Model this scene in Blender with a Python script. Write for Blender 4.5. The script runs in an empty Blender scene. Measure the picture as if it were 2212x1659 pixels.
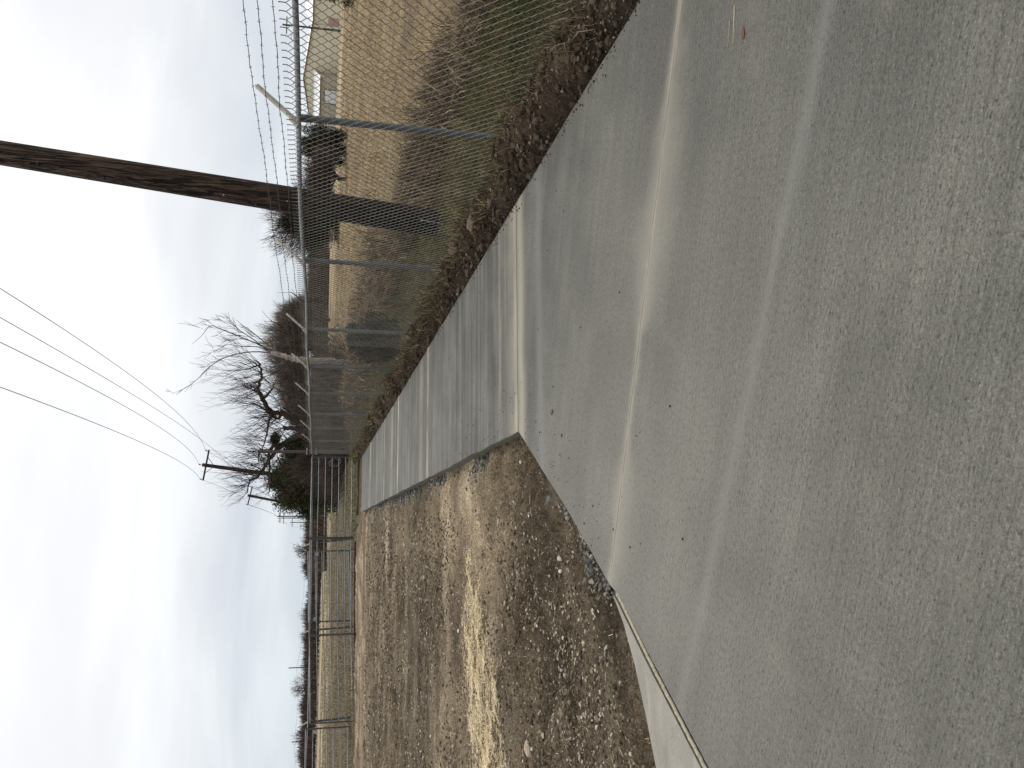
import bpy, math, random
import numpy as np
from mathutils import Matrix, Vector
random.seed(7)
rng = np.random.default_rng(11)
scene = bpy.context.scene
C = scene.collection
R_ = math.radians

# ------------------------------------------------------------------ camera (turned on its side, as the photograph was taken)
EYE = 1.65
cam_d = bpy.data.cameras.new('camera'); cam = bpy.data.objects.new('camera', cam_d); C.objects.link(cam)
cam_d.sensor_width = 36; cam_d.lens = 36 * 1800 / 2212; cam_d.clip_start = 0.05; cam_d.clip_end = 6000
RM = np.array([[-0.00804549, 0.9843391, -0.17610169], [-0.22631449, -0.17333027, -0.95850841], [-0.97402106, 0.03214269, 0.22416472]])
M4 = Matrix.Identity(4)
for i in range(3):
    for j in range(3): M4[i][j] = RM[i, j]
M4[2][3] = EYE
cam.matrix_world = M4
scene.camera = cam
scene.render.resolution_x = 1024; scene.render.resolution_y = 768

def at(x, y, Y):           # survey helper: a measured sight line, at distance Y
    d = RM @ np.array([x - 1106., -(y - 829.5), -1800.]); t = Y / d[1]
    return np.array([0, 0, EYE]) + t * d
def gr(x, y, z=0.):
    d = RM @ np.array([x - 1106., -(y - 829.5), -1800.]); t = (z - EYE) / d[2]
    return np.array([0, 0, EYE]) + t * d

# ------------------------------------------------------------------ light
scene.view_settings.view_transform = 'Standard'; scene.view_settings.look = 'None'
scene.view_settings.exposure = 0.0; scene.view_settings.gamma = 1
SUN_EL, SUN_AZ = R_(50), R_(105)       # azimuth from +Y, negative to the left
world = bpy.data.worlds.new("World"); scene.world = world; world.use_nodes = True
nt = world.node_tree; nt.nodes.clear()
def wn(t, **k):
    n = nt.nodes.new(t)
    for a, b in k.items(): setattr(n, a, b)
    return n
out = wn('ShaderNodeOutputWorld')
sky = wn('ShaderNodeTexSky', sky_type='NISHITA'); sky.sun_disc = False
sky.sun_elevation = SUN_EL; sky.sun_rotation = SUN_AZ; sky.dust_density = 3
bg1 = wn('ShaderNodeBackground'); bg1.inputs[1].default_value = 0.10
nt.links.new(sky.outputs[0], bg1.inputs[0])
tc = wn('ShaderNodeTexCoord'); sep = wn('ShaderNodeSeparateXYZ'); nt.links.new(tc.outputs['Generated'], sep.inputs[0])
def wmath(op, a, b=None, clamp=False):
    n = wn('ShaderNodeMath', operation=op, use_clamp=clamp)
    for i, v in enumerate((a, b)):
        if v is None: continue
        if isinstance(v, (int, float)): n.inputs[i].default_value = v
        else: nt.links.new(v, n.inputs[i])
    return n.outputs[0]
den = wmath('ADD', wmath('MAXIMUM', sep.outputs[2], 0.0), 0.22)
cx = wmath('DIVIDE', sep.outputs[0], den); cy = wmath('DIVIDE', sep.outputs[1], den)
cmb = wn('ShaderNodeCombineXYZ'); nt.links.new(cx, cmb.inputs[0]); nt.links.new(cy, cmb.inputs[1])
mp = wn('ShaderNodeMapping'); nt.links.new(cmb.outputs[0], mp.inputs[0]); mp.inputs['Scale'].default_value = (0.8, 1.15, 1); mp.inputs['Location'].default_value = (3.1, 1.7, 0)
n1 = wn('ShaderNodeTexNoise'); n1.inputs['Scale'].default_value = 1.0; n1.inputs['Detail'].default_value = 6; n1.inputs['Roughness'].default_value = .5; n1.inputs['Distortion'].default_value = .5
nt.links.new(mp.outputs[0], n1.inputs['Vector'])
elr = wn('ShaderNodeValToRGB')     # clouds brighten with height above the horizon
e = elr.color_ramp.elements
e[0].position = 0.0; e[0].color = (.69, .76, .81, 1)
e[1].position = 0.55; e[1].color = (1.22, 1.21, 1.20, 1)
x = e.new(0.07); x.color = (.76, .81, .865, 1)
x = e.new(0.20); x.color = (.94, .955, .985, 1)
x = e.new(0.34); x.color = (1.12, 1.12, 1.13, 1)
nt.links.new(sep.outputs[2], elr.inputs[0])
cr = wn('ShaderNodeValToRGB'); e = cr.color_ramp.elements
e[0].position = .33; e[0].color = (.89, .895, .925, 1); e[1].position = .62; e[1].color = (1.13, 1.12, 1.10, 1)
x = e.new(.48); x.color = (1, 1, 1, 1)
nt.links.new(n1.outputs[0], cr.inputs[0])
mul = wn('ShaderNodeMix', data_type='RGBA', blend_type='MULTIPLY'); mul.inputs[0].default_value = 1
nt.links.new(elr.outputs[0], mul.inputs[6]); nt.links.new(cr.outputs[0], mul.inputs[7])
bg2 = wn('ShaderNodeBackground'); bg2.inputs[1].default_value = 1.0
nt.links.new(mul.outputs[2], bg2.inputs[0])
mx = wn('ShaderNodeMixShader'); mx.inputs[0].default_value = .97
nt.links.new(bg1.outputs[0], mx.inputs[1]); nt.links.new(bg2.outputs[0], mx.inputs[2]); nt.links.new(mx.outputs[0], out.inputs[0])
sd = bpy.data.lights.new('sun', 'SUN'); sd.energy = 1.4; sd.angle = R_(22); sd.color = (1, .95, .88)
so = bpy.data.objects.new('sun', sd); C.objects.link(so)
dirv = Vector((math.sin(SUN_AZ) * math.cos(SUN_EL), math.cos(SUN_AZ) * math.cos(SUN_EL), math.sin(SUN_EL)))
so.rotation_euler = dirv.to_track_quat('Z', 'Y').to_euler()

# ------------------------------------------------------------------ mesh helpers
class MB:
    def __init__(s): s.v = []; s.f = []; s.n = 0; s.at = []
    def add(s, v, f, a=None):
        v = np.asarray(v, float).reshape(-1, 3); f = np.asarray(f, int)
        s.v.append(v); s.f.append(f + s.n); s.n += len(v)
        s.at.append(np.full(len(v), random.random()) if a is None else np.broadcast_to(np.asarray(a, float), (len(v),)))
    def box(s, lo, hi, rot=None, org=(0, 0, 0)):
        lo = np.array(lo, float); hi = np.array(hi, float)
        v = np.array([[(lo, hi)[i][0], (lo, hi)[j][1], (lo, hi)[k][2]] for k in (0, 1) for j in (0, 1) for i in (0, 1)])
        if rot is not None: v = v @ np.array(rot).T + np.array(org)
        s.add(v, [[0, 2, 3, 1], [4, 5, 7, 6], [0, 1, 5, 4], [2, 6, 7, 3], [0, 4, 6, 2], [1, 3, 7, 5]])
    def tube(s, pts, r, k=8, a=None, cap=True):
        P = np.asarray(pts, float); n = len(P); r = np.broadcast_to(np.asarray(r, float), (n,))
        T = np.gradient(P, axis=0); T /= np.linalg.norm(T, axis=1)[:, None] + 1e-12
        up = np.array([0, 0, 1.]) if abs(T[:, 2].mean()) < .8 else np.array([1., 0, 0])
        U = np.cross(T, up); U /= np.linalg.norm(U, axis=1)[:, None] + 1e-12; V = np.cross(T, U)
        th = np.arange(k) * 2 * np.pi / k
        ring = P[:, None] + r[:, None, None] * (np.cos(th)[None, :, None] * U[:, None] + np.sin(th)[None, :, None] * V[:, None])
        i = np.arange(n - 1)[:, None] * k; j = np.arange(k)[None]; j2 = (j + 1) % k
        f = np.stack([i + j, i + j2, i + k + j2, i + k + j], -1).reshape(-1, 4)
        s.add(ring.reshape(-1, 3), f, a)
        if cap:
            b = s.n - n * k
            for o in (0, (n - 1) * k):
                for q in range(1, k - 1, 2):
                    s.f.append(np.array([[b + o, b + o + q, b + o + q + 1, b + o + min(q + 2, k - 1)]]) if q + 2 <= k - 1 else np.array([[b + o, b + o + q, b + o + q + 1, b + o + q + 1]]))
    def build(s, name, mat, parent=None, smooth=True, origin=None):
        v = np.concatenate(s.v) if s.v else np.zeros((0, 3))
        org = np.zeros(3) if origin is None else np.array(origin, float)
        quads = [f for f in s.f if f.shape[1] == 4]; tris = [f for f in s.f if f.shape[1] == 3]
        Q = np.concatenate(quads) if quads else np.zeros((0, 4), int); T = np.concatenate(tris) if tris else np.zeros((0, 3), int)
        deg = Q[:, 2] == Q[:, 3] if len(Q) else np.zeros(0, bool)
        if deg.any(): T = np.concatenate([T, Q[deg][:, :3]]); Q = Q[~deg]
        me = bpy.data.meshes.new(name)
        me.vertices.add(len(v)); me.vertices.foreach_set('co', (v - org).astype(np.float32).ravel())
        loops = np.concatenate([Q.ravel(), T.ravel()])
        me.loops.add(len(loops)); me.loops.foreach_set('vertex_index', loops.astype(np.int32))
        st = np.concatenate([np.arange(len(Q)) * 4, len(Q) * 4 + np.arange(len(T)) * 3]); 
        me.polygons.add(len(st)); me.polygons.foreach_set('loop_start', st.astype(np.int32))
        me.polygons.foreach_set('use_smooth', np.full(len(st), smooth))
        a = me.attributes.new('rnd', 'FLOAT', 'POINT'); a.data.foreach_set('value', np.concatenate(s.at).astype(np.float32))
        me.update(calc_edges=True); me.validate()
        o = bpy.data.objects.new(name, me); C.objects.link(o)
        if origin is not None: o.location = org
        if mat is not None: me.materials.append(mat)
        if parent is not None:
            o.parent = parent; o.location = Vector(org) - parent.location
        return o
def tag(o, label=None, cat=None, group=None, kind=None):
    if label: o['label'] = label
    if cat: o['category'] = cat
    if group: o['group'] = group
    if kind: o['kind'] = kind
    return o
def empty(name, loc, label, cat, group=None):
    o = bpy.data.objects.new(name, None); C.objects.link(o); o.location = loc; o.empty_display_size = .3
    return tag(o, label, cat, group)

def _h(ix, iy, sd):
    n = (ix.astype(np.int64) * 374761393 + iy.astype(np.int64) * 668265263 + sd * 974711) & 0x7fffffff
    n = (n ^ (n >> 13)) * 1274126177 & 0x7fffffff
    return ((n ^ (n >> 16)) & 0xffff) / 65535.
def vn(x, y, sd=0):
    x0 = np.floor(x); y0 = np.floor(y); fx = x - x0; fy = y - y0
    fx = fx * fx * (3 - 2 * fx); fy = fy * fy * (3 - 2 * fy)
    a = _h(x0, y0, sd); b = _h(x0 + 1, y0, sd); c = _h(x0, y0 + 1, sd); d = _h(x0 + 1, y0 + 1, sd)
    return (a + (b - a) * fx) * (1 - fy) + (c + (d - c) * fx) * fy
def fbm(x, y, sd=0, o=4):
    s = 0; a = .5; t = 0
    for i in range(o): s = s + a * vn(x * 2 ** i, y * 2 ** i, sd + i * 17); t += a; a *= .5
    return s / t
def sstep(a, b, x): t = np.clip((x - a) / (b - a), 0, 1); return t * t * (3 - 2 * t)

def grid(name, X, Y, Z, mat, kind='structure', attr=None):
    m = MB(); ny, nx = X.shape
    v = np.stack([X, Y, Z], -1).reshape(-1, 3)
    i = np.arange(ny - 1)[:, None] * nx; j = np.arange(nx - 1)[None]
    f = np.stack([i + j, i + j + 1, i + nx + j + 1, i + nx + j], -1).reshape(-1, 4)
    m.add(v, f, np.zeros(len(v)) if attr is None else attr.ravel())
    o = m.build(name, mat); tag(o, kind=kind); return o

# ------------------------------------------------------------------ materials
class NT:
    def __init__(s, name):
        s.m = bpy.data.materials.new(name); s.m.use_nodes = True; s.t = s.m.node_tree; s.b = s.t.nodes['Principled BSDF']
        s.co = s.n('ShaderNodeTexCoord').outputs['Object']
    def n(s, t, **k):
        x = s.t.nodes.new(t)
        for a, b in k.items(): setattr(x, a, b)
        return x
    def l(s, a, b): s.t.links.new(a, b)
    def inp(s, sock, v):
        if v is None: return
        if hasattr(v, 'is_linked') or isinstance(v, bpy.types.NodeSocket): s.l(v, sock)
        else: sock.default_value = v
    def math(s, op, a, b=None, c=None, clamp=False):
        x = s.n('ShaderNodeMath', operation=op, use_clamp=clamp)
        for i, v in enumerate((a, b, c)): s.inp(x.inputs[i], v)
        return x.outputs[0]
    def map(s, v=None, scale=(1, 1, 1), rot=(0, 0, 0), loc=(0, 0, 0)):
        x = s.n('ShaderNodeMapping'); s.l(v or s.co, x.inputs[0]); x.inputs['Scale'].default_value = scale; x.inputs['Rotation'].default_value = rot; x.inputs['Location'].default_value = loc
        return x.outputs[0]
    def noise(s, scale, detail=4, rough=.55, v=None, dist=0):
        x = s.n('ShaderNodeTexNoise'); s.l(v or s.co, x.inputs['Vector']); x.inputs['Scale'].default_value = scale; x.inputs['Detail'].default_value = detail; x.inputs['Roughness'].default_value = rough; x.inputs['Distortion'].default_value = dist
        return x.outputs[0]
    def ramp(s, f, st):
        x = s.n('ShaderNodeValToRGB'); s.l(f, x.inputs[0]); e = x.color_ramp.elements
        for i, (p, c) in enumerate(st):
            el = e[i] if i < 2 else e.new(p)
            el.position = p; el.color = (c, c, c, 1) if isinstance(c, (int, float)) else (*c, 1)
        return x.outputs[0]
    def mix(s, f, a, b, bt='MIX'):
        x = s.n('ShaderNodeMix', data_type='RGBA', blend_type=bt); s.inp(x.inputs[0], f)
        for i, v in ((6, a), (7, b)):
            if isinstance(v, tuple): v = (*v, 1) if len(v) == 3 else v
            s.inp(x.inputs[i], v)
        return x.outputs[2]
    def attr(s, nm='rnd'): return s.n('ShaderNodeAttribute', attribute_name=nm).outputs['Fac']
    def bump(s, h, st=.5, d=.01, nrm=None):
        x = s.n('ShaderNodeBump'); x.inputs['Strength'].default_value = st; x.inputs['Distance'].default_value = d; s.l(h, x.inputs['Height'])
        if nrm: s.l(nrm, x.inputs['Normal'])
        return x.outputs[0]
    def fin(s, col, rough=.85, spec=.3, nrm=None, metal=None):
        s.inp(s.b.inputs['Base Color'], (*col, 1) if isinstance(col, tuple) and len(col) == 3 else col)
        s.inp(s.b.inputs['Roughness'], rough); s.b.inputs['Specular IOR Level'].default_value = spec
        if metal is not None: s.inp(s.b.inputs['Metallic'], metal)
        if nrm: s.l(nrm, s.b.inputs['Normal'])
        return s.m

JA = math.atan2(4.612 - 3.382, -0.209 - 2.551)      # direction of the slanted joint
def concrete(name, mode):
    t = NT(name)
    sp = t.n('ShaderNodeSeparateXYZ'); t.l(t.co, sp.inputs[0]); X, Y = sp.outputs[0], sp.outputs[1]
    ang = 0 if mode == 'path' else -(JA - math.pi)
    # broom marks: long along the strokes, narrow across
    rv = t.map(rot=(0, 0, ang))
    st1 = t.noise(1, 5, .8, t.map(rv, (1.6, 60, 1)))
    st2 = t.noise(1, 4, .62, t.map(rv, (.30, 8 if mode == 'path' else 14, 1)), .25)
    st3 = t.noise(1, 2, .5, t.map(rv, (.22, 3.2, 1), loc=(3, 1.3, 0)))
    fine = t.noise(150, 4, .8); spk = t.noise(1, 4, .75, t.map(rv, (42, 105, 60))); spk2 = t.noise(75, 2, .5); blotch = t.noise(1.7, 5, .6, dist=.3); big = t.noise(.5, 3, .5)
    base = t.ramp(blotch, [(.28, (.062, .062, .053)), (.72, (.110, .108, .092))])
    base = t.mix(1., base, t.ramp(big, [(.38, .84), (.62, 1.2)]), 'MULTIPLY')
    base = t.mix(t.ramp(t.noise(.8, 5, .65, t.map(rv, (.5, 1.6, 1), loc=(7, 2, 0))), [(.52, 0.), (.68, .5)]), base, (.066, .067, .060))
    amp = .62 if mode == 'path' else .22
    band = t.ramp(st2, [(.34, .55), (.48, 1.), (.66, 1.75)] if mode == 'path' else [(.34, .72), (.48, 1.), (.68, 1.35)]); base = t.mix(amp, base, band, 'MULTIPLY')
    band3 = t.ramp(st3, [(.34, .74), (.66, 1.28)]); base = t.mix(.9 if mode == 'path' else .35, base, band3, 'MULTIPLY')
    base = t.mix(.95, base, t.ramp(st1, [(.36, .68), (.48, 1.), (.64, 1.22)] if mode == 'apron' else [(.36, .62), (.48, 1.), (.64, 1.3)]), 'MULTIPLY')
    base = t.mix(1., base, t.ramp(spk, [(.33, .22), (.43, .84), (.52, 1.), (.70, 1.28)]), 'MULTIPLY')
    base = t.mix(1., base, t.ramp(spk2, [(.30, .50), (.42, .95), (.58, 1.), (.70, 1.35)]), 'MULTIPLY')
    base = t.mix(1., base, t.ramp(fine, [(.34, .60), (.5, 1.), (.66, 1.4)]), 'MULTIPLY')
    pits = t.n('ShaderNodeTexVoronoi'); t.l(t.map(rv, (9, 13, 9)), pits.inputs['Vector']); pits.inputs['Scale'].default_value = 1
    base = t.mix(1., base, t.ramp(pits.outputs['Distance'], [(.055, .42), (.085, 1.)]), 'MULTIPLY')
    # tiny mortar smears, warm
    base = t.mix(t.ramp(t.noise(3.5, 6, .7), [(.56, 0.), (.72, .35)]), base, (.17, .158, .13))
    hgt = t.math('MULTIPLY', st1, .5)
    wob = t.math('MULTIPLY', t.math('SUBTRACT', t.noise(2.2, 3, .6), .5), .10)
    def gauss(d, w): return t.math('POWER', 2.718, t.math('MULTIPLY', t.math('POWER', t.math('DIVIDE', d, w), 2), -1.))
    groove = None
    if mode == 'path':
        for yj, w, k in ((6.90, .06, .75), (6.97, .24, .45), (7.55, .05, .35), (8.6, .05, .25), (12.88, .11, .8), (13.7, .22, .35), (15.6, .06, .35), (17.75, .13, .9), (19.2, .3, .4), (21.4, .12, .7), (22.1, .1, .4), (24.2, .3, .3), (27.1, .22, .9), (30.2, .2, .3)):
            g = t.math('MULTIPLY', gauss(t.math('SUBTRACT', t.math('ADD', Y, wob), yj), w), t.math('MULTIPLY', t.ramp(t.noise(1, 3, .6, t.map(scale=(1.1, .35, 1), loc=(yj * 3.1, 0, 0))), [(.32, .35), (.62, 1.15)]), k), clamp=True)
            base = t.mix(g, base, (.34, .31, .235))
        for yj in (9.85, 12.88, 15.9, 18.9, 21.95, 27.1):
            g = gauss(t.math('SUBTRACT', Y, yj), .006); base = t.mix(t.math('MULTIPLY', g, .6), base, (.16, .14, .11))
        for yj, w in ((11.6, .25), (16.7, .35), (20.4, .3), (25.6, .5)):
            g = t.math('MULTIPLY', gauss(t.math('SUBTRACT', t.math('ADD', Y, wob), yj), w), .4); base = t.mix(g, base, (.09, .088, .08))
    elif mode == 'apron':
        nx, ny = -math.sin(JA), math.cos(JA)
        d0 = nx * 2.551 + ny * 3.382
        D = t.math('SUBTRACT', t.math('ADD', t.math('MULTIPLY', X, nx), t.math('MULTIPLY', Y, ny)), d0)
        wig = t.math('MULTIPLY', t.math('SUBTRACT', t.noise(3.3, 2, .5), .5), .035)
        # paler tone round the inner corner of the pour, fading outwards
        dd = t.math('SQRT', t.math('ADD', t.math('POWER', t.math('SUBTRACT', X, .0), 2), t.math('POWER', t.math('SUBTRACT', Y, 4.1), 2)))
        pale_patch = t.math('MULTIPLY', t.ramp(t.math('DIVIDE', t.math('ADD', dd, t.math('MULTIPLY', wob, 9)), 3.6), [(.10, 1.), (.9, 0.)]), .46)
        base = t.mix(pale_patch, base, t.mix(1., (.215, .206, .178), t.ramp(spk, [(.36, .5), (.46, 1.), (.7, 1.1)]), 'MULTIPLY'))
        base = t.mix(t.math('MULTIPLY', gauss(t.math('ADD', D, t.math('MULTIPLY', wob, 2.2)), t.math('ADD', .05, t.math('MULTIPLY', t.ramp(t.noise(.9, 2, .5), [(.4, 0.), (.65, 1.)]), .19))), .62), base, (.255, .240, .20))  # wide pale halo on the joint: cement stain with uneven lighting painted in
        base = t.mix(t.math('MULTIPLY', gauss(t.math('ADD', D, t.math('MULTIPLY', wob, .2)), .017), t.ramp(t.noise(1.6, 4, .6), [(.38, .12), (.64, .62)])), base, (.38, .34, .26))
        base = t.mix(t.math('MULTIPLY', gauss(t.math('ADD', D, wig), .0042), t.ramp(t.noise(5, 3, .6), [(.35, .3), (.5, .95)])), base, (.10, .08, .06))
        # second trowel band nearer the camera
        ax, ay = 1.784, 2.257; bx, by = .091, 3.224; L = math.hypot(bx - ax, by - ay); mx_, my_ = -(by - ay) / L, (bx - ax) / L
        D2 = t.math('SUBTRACT', t.math('ADD', t.math('MULTIPLY', X, mx_), t.math('MULTIPLY', Y, my_)), mx_ * ax + my_ * ay)
        base = t.mix(t.math('MULTIPLY', gauss(t.math('ADD', D2, t.math('MULTIPLY', wob, .8)), .045), .34), base, (.20, .197, .18))
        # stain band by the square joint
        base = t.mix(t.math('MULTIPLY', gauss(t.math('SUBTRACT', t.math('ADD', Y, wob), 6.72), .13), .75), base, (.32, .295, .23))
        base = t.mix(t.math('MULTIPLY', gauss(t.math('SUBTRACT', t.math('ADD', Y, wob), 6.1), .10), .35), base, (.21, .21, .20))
        hgt = t.math('SUBTRACT', hgt, gauss(t.math('ADD', D, wig), .004))
    hgt2 = t.math('ADD', hgt, t.math('MULTIPLY', fine, .25))
    return t.fin(base, .68, .32, t.bump(hgt2, .6, .006))
def smooth_concrete():
    t = NT('old_concrete')
    a = t.noise(2.2, 6, .6, t.map(rot=(0, 0, .5), scale=(1, 3, 1)), .6)
    base = t.ramp(a, [(.3, (.19, .18, .155)), (.7, (.29, .27, .23))])
    base = t.mix(1., base, t.ramp(t.noise(160, 2, .6), [(.3, .85), (.6, 1.05)]), 'MULTIPLY')
    base = t.mix(t.ramp(t.noise(26, 3, .6), [(.62, 0.), (.7, .6)]), base, (.16, .155, .14))
    v = t.n('ShaderNodeTexVoronoi'); v.inputs['Scale'].default_value = 7; t.l(t.co, v.inputs['Vector'])
    base = t.mix(1., base, t.ramp(v.outputs['Distance'], [(.05, .5), (.08, 1.)]), 'MULTIPLY')
    return t.fin(base, .65, .35, t.bump(t.noise(40, 5, .6), .25, .004))
def side_concrete():
    t = NT('raw_concrete')
    base = t.ramp(t.noise(14, 5, .6), [(.3, (.07, .068, .052)), (.7, (.13, .125, .098))])
    return t.fin(base, .9, .2, t.bump(t.noise(60, 4, .6), .6, .01))
def soil(name, dark, mid, lite, wet=0, streak=True):
    t = NT(name)
    a = t.noise(.55, 5, .62, t.map(scale=(.8, 1.5, 1)), .4); b = t.noise(5, 6, .65); c = t.noise(38, 6, .78); d = t.noise(110, 4, .8)
    col = t.ramp(a, [(.33, dark), (.5, mid), (.66, lite)])
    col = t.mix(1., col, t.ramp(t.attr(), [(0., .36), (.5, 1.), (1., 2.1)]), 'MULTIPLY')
    col = t.mix(1., col, t.ramp(b, [(.3, .72), (.7, 1.25)]), 'MULTIPLY')
    col = t.mix(1., col, t.ramp(c, [(.36, .30), (.5, 1.), (.66, 1.7)]), 'MULTIPLY')
    col = t.mix(1., col, t.ramp(d, [(.38, .42), (.5, 1.), (.62, 1.6)]), 'MULTIPLY')
    v = t.n('ShaderNodeTexVoronoi'); v.inputs['Scale'].default_value = 38; v.inputs['Randomness'].default_value = 1; t.l(t.map(scale=(1, .8, 1)), v.inputs['Vector'])
    peb = t.math('MULTIPLY', t.ramp(v.outputs['Distance'], [(.16, 1.), (.26, 0.)]), t.ramp(v.outputs['Color'], [(.62, 0.), (.7, 1.)]))
    col = t.mix(t.math('MULTIPLY', peb, .75), col, (.50, .45, .38))
    v2 = t.n('ShaderNodeTexVoronoi'); v2.inputs['Scale'].default_value = 15; t.l(t.co, v2.inputs['Vector'])
    dk = t.math('MULTIPLY', t.ramp(v2.outputs['Distance'], [(.12, 1.), (.3, 0.)]), t.ramp(v2.outputs['Color'], [(.5, 0.), (.62, 1.)]))
    col = t.mix(t.math('MULTIPLY', dk, .22), col, (.06, .048, .036))
    col = t.mix(t.math('MULTIPLY', t.ramp(t.noise(2.3, 4, .6), [(.5, 0.), (.75, .6)]), 1.), col, tuple(q * 1.12 for q in lite))
    h = t.math('ADD', t.math('MULTIPLY', c, .6), t.math('ADD', t.math('MULTIPLY', d, .3), t.math('MULTIPLY', peb, .5)))
    return t.fin(col, .95, .15, t.bump(h, 1., .065))
def rnd_ramp(name, stops, rough=.8, spec=.2, noise=None, bump=None, trans=False):
    t = NT(name); col = t.ramp(t.attr(), stops)
    if noise:
        col = t.mix(1., col, t.ramp(t.noise(noise, 4, .6), [(.3, .65), (.7, 1.3)]), 'MULTIPLY')
    nr = t.bump(t.noise(bump, 4, .6), .6, .01) if bump else None
    return t.fin(col, rough, spec, nr)
def galv(name, base=(.33, .35, .36), dark=(.16, .175, .185), metal=.55, rough=.5, sc=14):
    t = NT(name)
    col = t.ramp(t.noise(sc, 5, .65, dist=.6), [(.3, dark), (.6, base)])
    v = t.n('ShaderNodeTexVoronoi'); v.inputs['Scale'].default_value = 70; t.l(t.co, v.inputs['Vector'])
    col = t.mix(.3, col, v.outputs['Color'], 'SOFT_LIGHT')
    return t.fin(col, t.ramp(t.noise(30, 3), [(.3, rough - .1), (.7, rough + .15)]), .5, t.bump(t.noise(60, 3), .1, .003), metal)
def wood(name, dark, lite, sc=1, bumpd=.02, axis=2):
    t = NT(name); s = [14, 14, 14]; s[axis] = .8
    g = t.noise(sc, 8, .7, t.map(scale=tuple(s)), .6); s2 = [24, 24, 24]; s2[axis] = 1.1
    g2 = t.noise(sc, 5, .7, t.map(scale=tuple(s2)), 1.2)
    col = t.ramp(g, [(.3, dark), (.72, lite)])
    col = t.mix(1., col, t.ramp(g2, [(.42, .12), (.52, .9), (.66, 2.4)]), 'MULTIPLY')
    h = t.math('ADD', g, t.math('MULTIPLY', t.ramp(g2, [(.38, 0.), (.48, 1.)]), .8))
    return t.fin(col, .85, .25, t.bump(h, .8, bumpd))

M = {}
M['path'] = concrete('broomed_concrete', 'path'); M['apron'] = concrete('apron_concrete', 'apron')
M['old'] = smooth_concrete(); M['side'] = side_concrete()
M['soil'] = soil('packed_soil', (.088, .066, .043), (.146, .113, .074), (.262, .212, .145))
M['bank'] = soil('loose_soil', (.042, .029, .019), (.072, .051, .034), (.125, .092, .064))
M['post'] = galv('painted_post', (.030, .037, .043), (.017, .021, .025), 0., .75)
M['rail'] = galv('galvanised_rail', (.29, .31, .325), (.13, .145, .155), .45, .45, 20)
M['wire'] = galv('fence_wire', (.17, .165, .14), (.07, .062, .048), .45, .5, 3)
M['barb'] = galv('barbed_wire', (.05, .045, .042), (.025, .022, .02), .2, .6, 5)
M['panel'] = galv('panel_pipe', (.30, .335, .34), (.10, .12, .125), .4, .45, 4)
M['pole'] = wood('pole_wood', (.012, .008, .006), (.050, .034, .025))
_t = NT('creosoted_pole')
_g = _t.noise(1, 8, .75, _t.map(scale=(13, 13, .7)), .7); _g2 = _t.noise(1, 5, .7, _t.map(scale=(26, 26, 1.0), loc=(3, 1, 2)), 1.4); _sp = _t.n('ShaderNodeSeparateXYZ'); _t.l(_t.co, _sp.inputs[0])
_c = _t.ramp(_g, [(.34, (.014, .009, .007)), (.5, (.048, .031, .022)), (.68, (.105, .075, .055))]); _c = _t.mix(1., _c, _t.ramp(_g2, [(.42, .08), (.50, .8), (.64, 1.8)]), 'MULTIPLY')
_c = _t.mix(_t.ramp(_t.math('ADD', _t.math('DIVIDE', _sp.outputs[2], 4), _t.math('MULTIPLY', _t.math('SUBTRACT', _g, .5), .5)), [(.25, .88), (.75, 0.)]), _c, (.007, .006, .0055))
_v = _t.n('ShaderNodeTexVoronoi'); _t.l(_t.map(scale=(2.2, 2.2, .9)), _v.inputs['Vector']); _v.inputs['Scale'].default_value = 1
_c = _t.mix(_t.ramp(_v.outputs['Distance'], [(.05, .9), (.11, 0.)]), _c, (.012, .01, .009))
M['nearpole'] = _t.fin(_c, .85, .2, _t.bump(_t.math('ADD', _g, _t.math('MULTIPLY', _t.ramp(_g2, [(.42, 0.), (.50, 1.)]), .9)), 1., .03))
M['board'] = wood('board_wood', (.05, .036, .024), (.15, .105, .07), axis=0)
M['rust'] = galv('rusty_steel', (.032, .016, .013), (.014, .008, .007), .05, .8, 5)
def arm_mat():
    t = NT('cream_arm'); col = t.ramp(t.noise(9, 4, .6), [(.35, (.28, .265, .215)), (.6, (.38, .365, .315))])
    col = t.mix(t.ramp(t.noise(22, 4, .7, t.map(scale=(1, 1, .6))), [(.56, 0.), (.66, .85)]), col, (.20, .11, .045))
    return t.fin(col, .6, .35)
M['arm'] = arm_mat()
M['blk'] = NT('black_plastic').fin((.012, .012, .014), .5)
M['white'] = NT('white_bracket').fin((.6, .6, .6), .5)
M['porc'] = NT('insulator').fin((.22, .20, .19), .3)
M['cable'] = NT('cable').fin((.05, .052, .055), .6)

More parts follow.
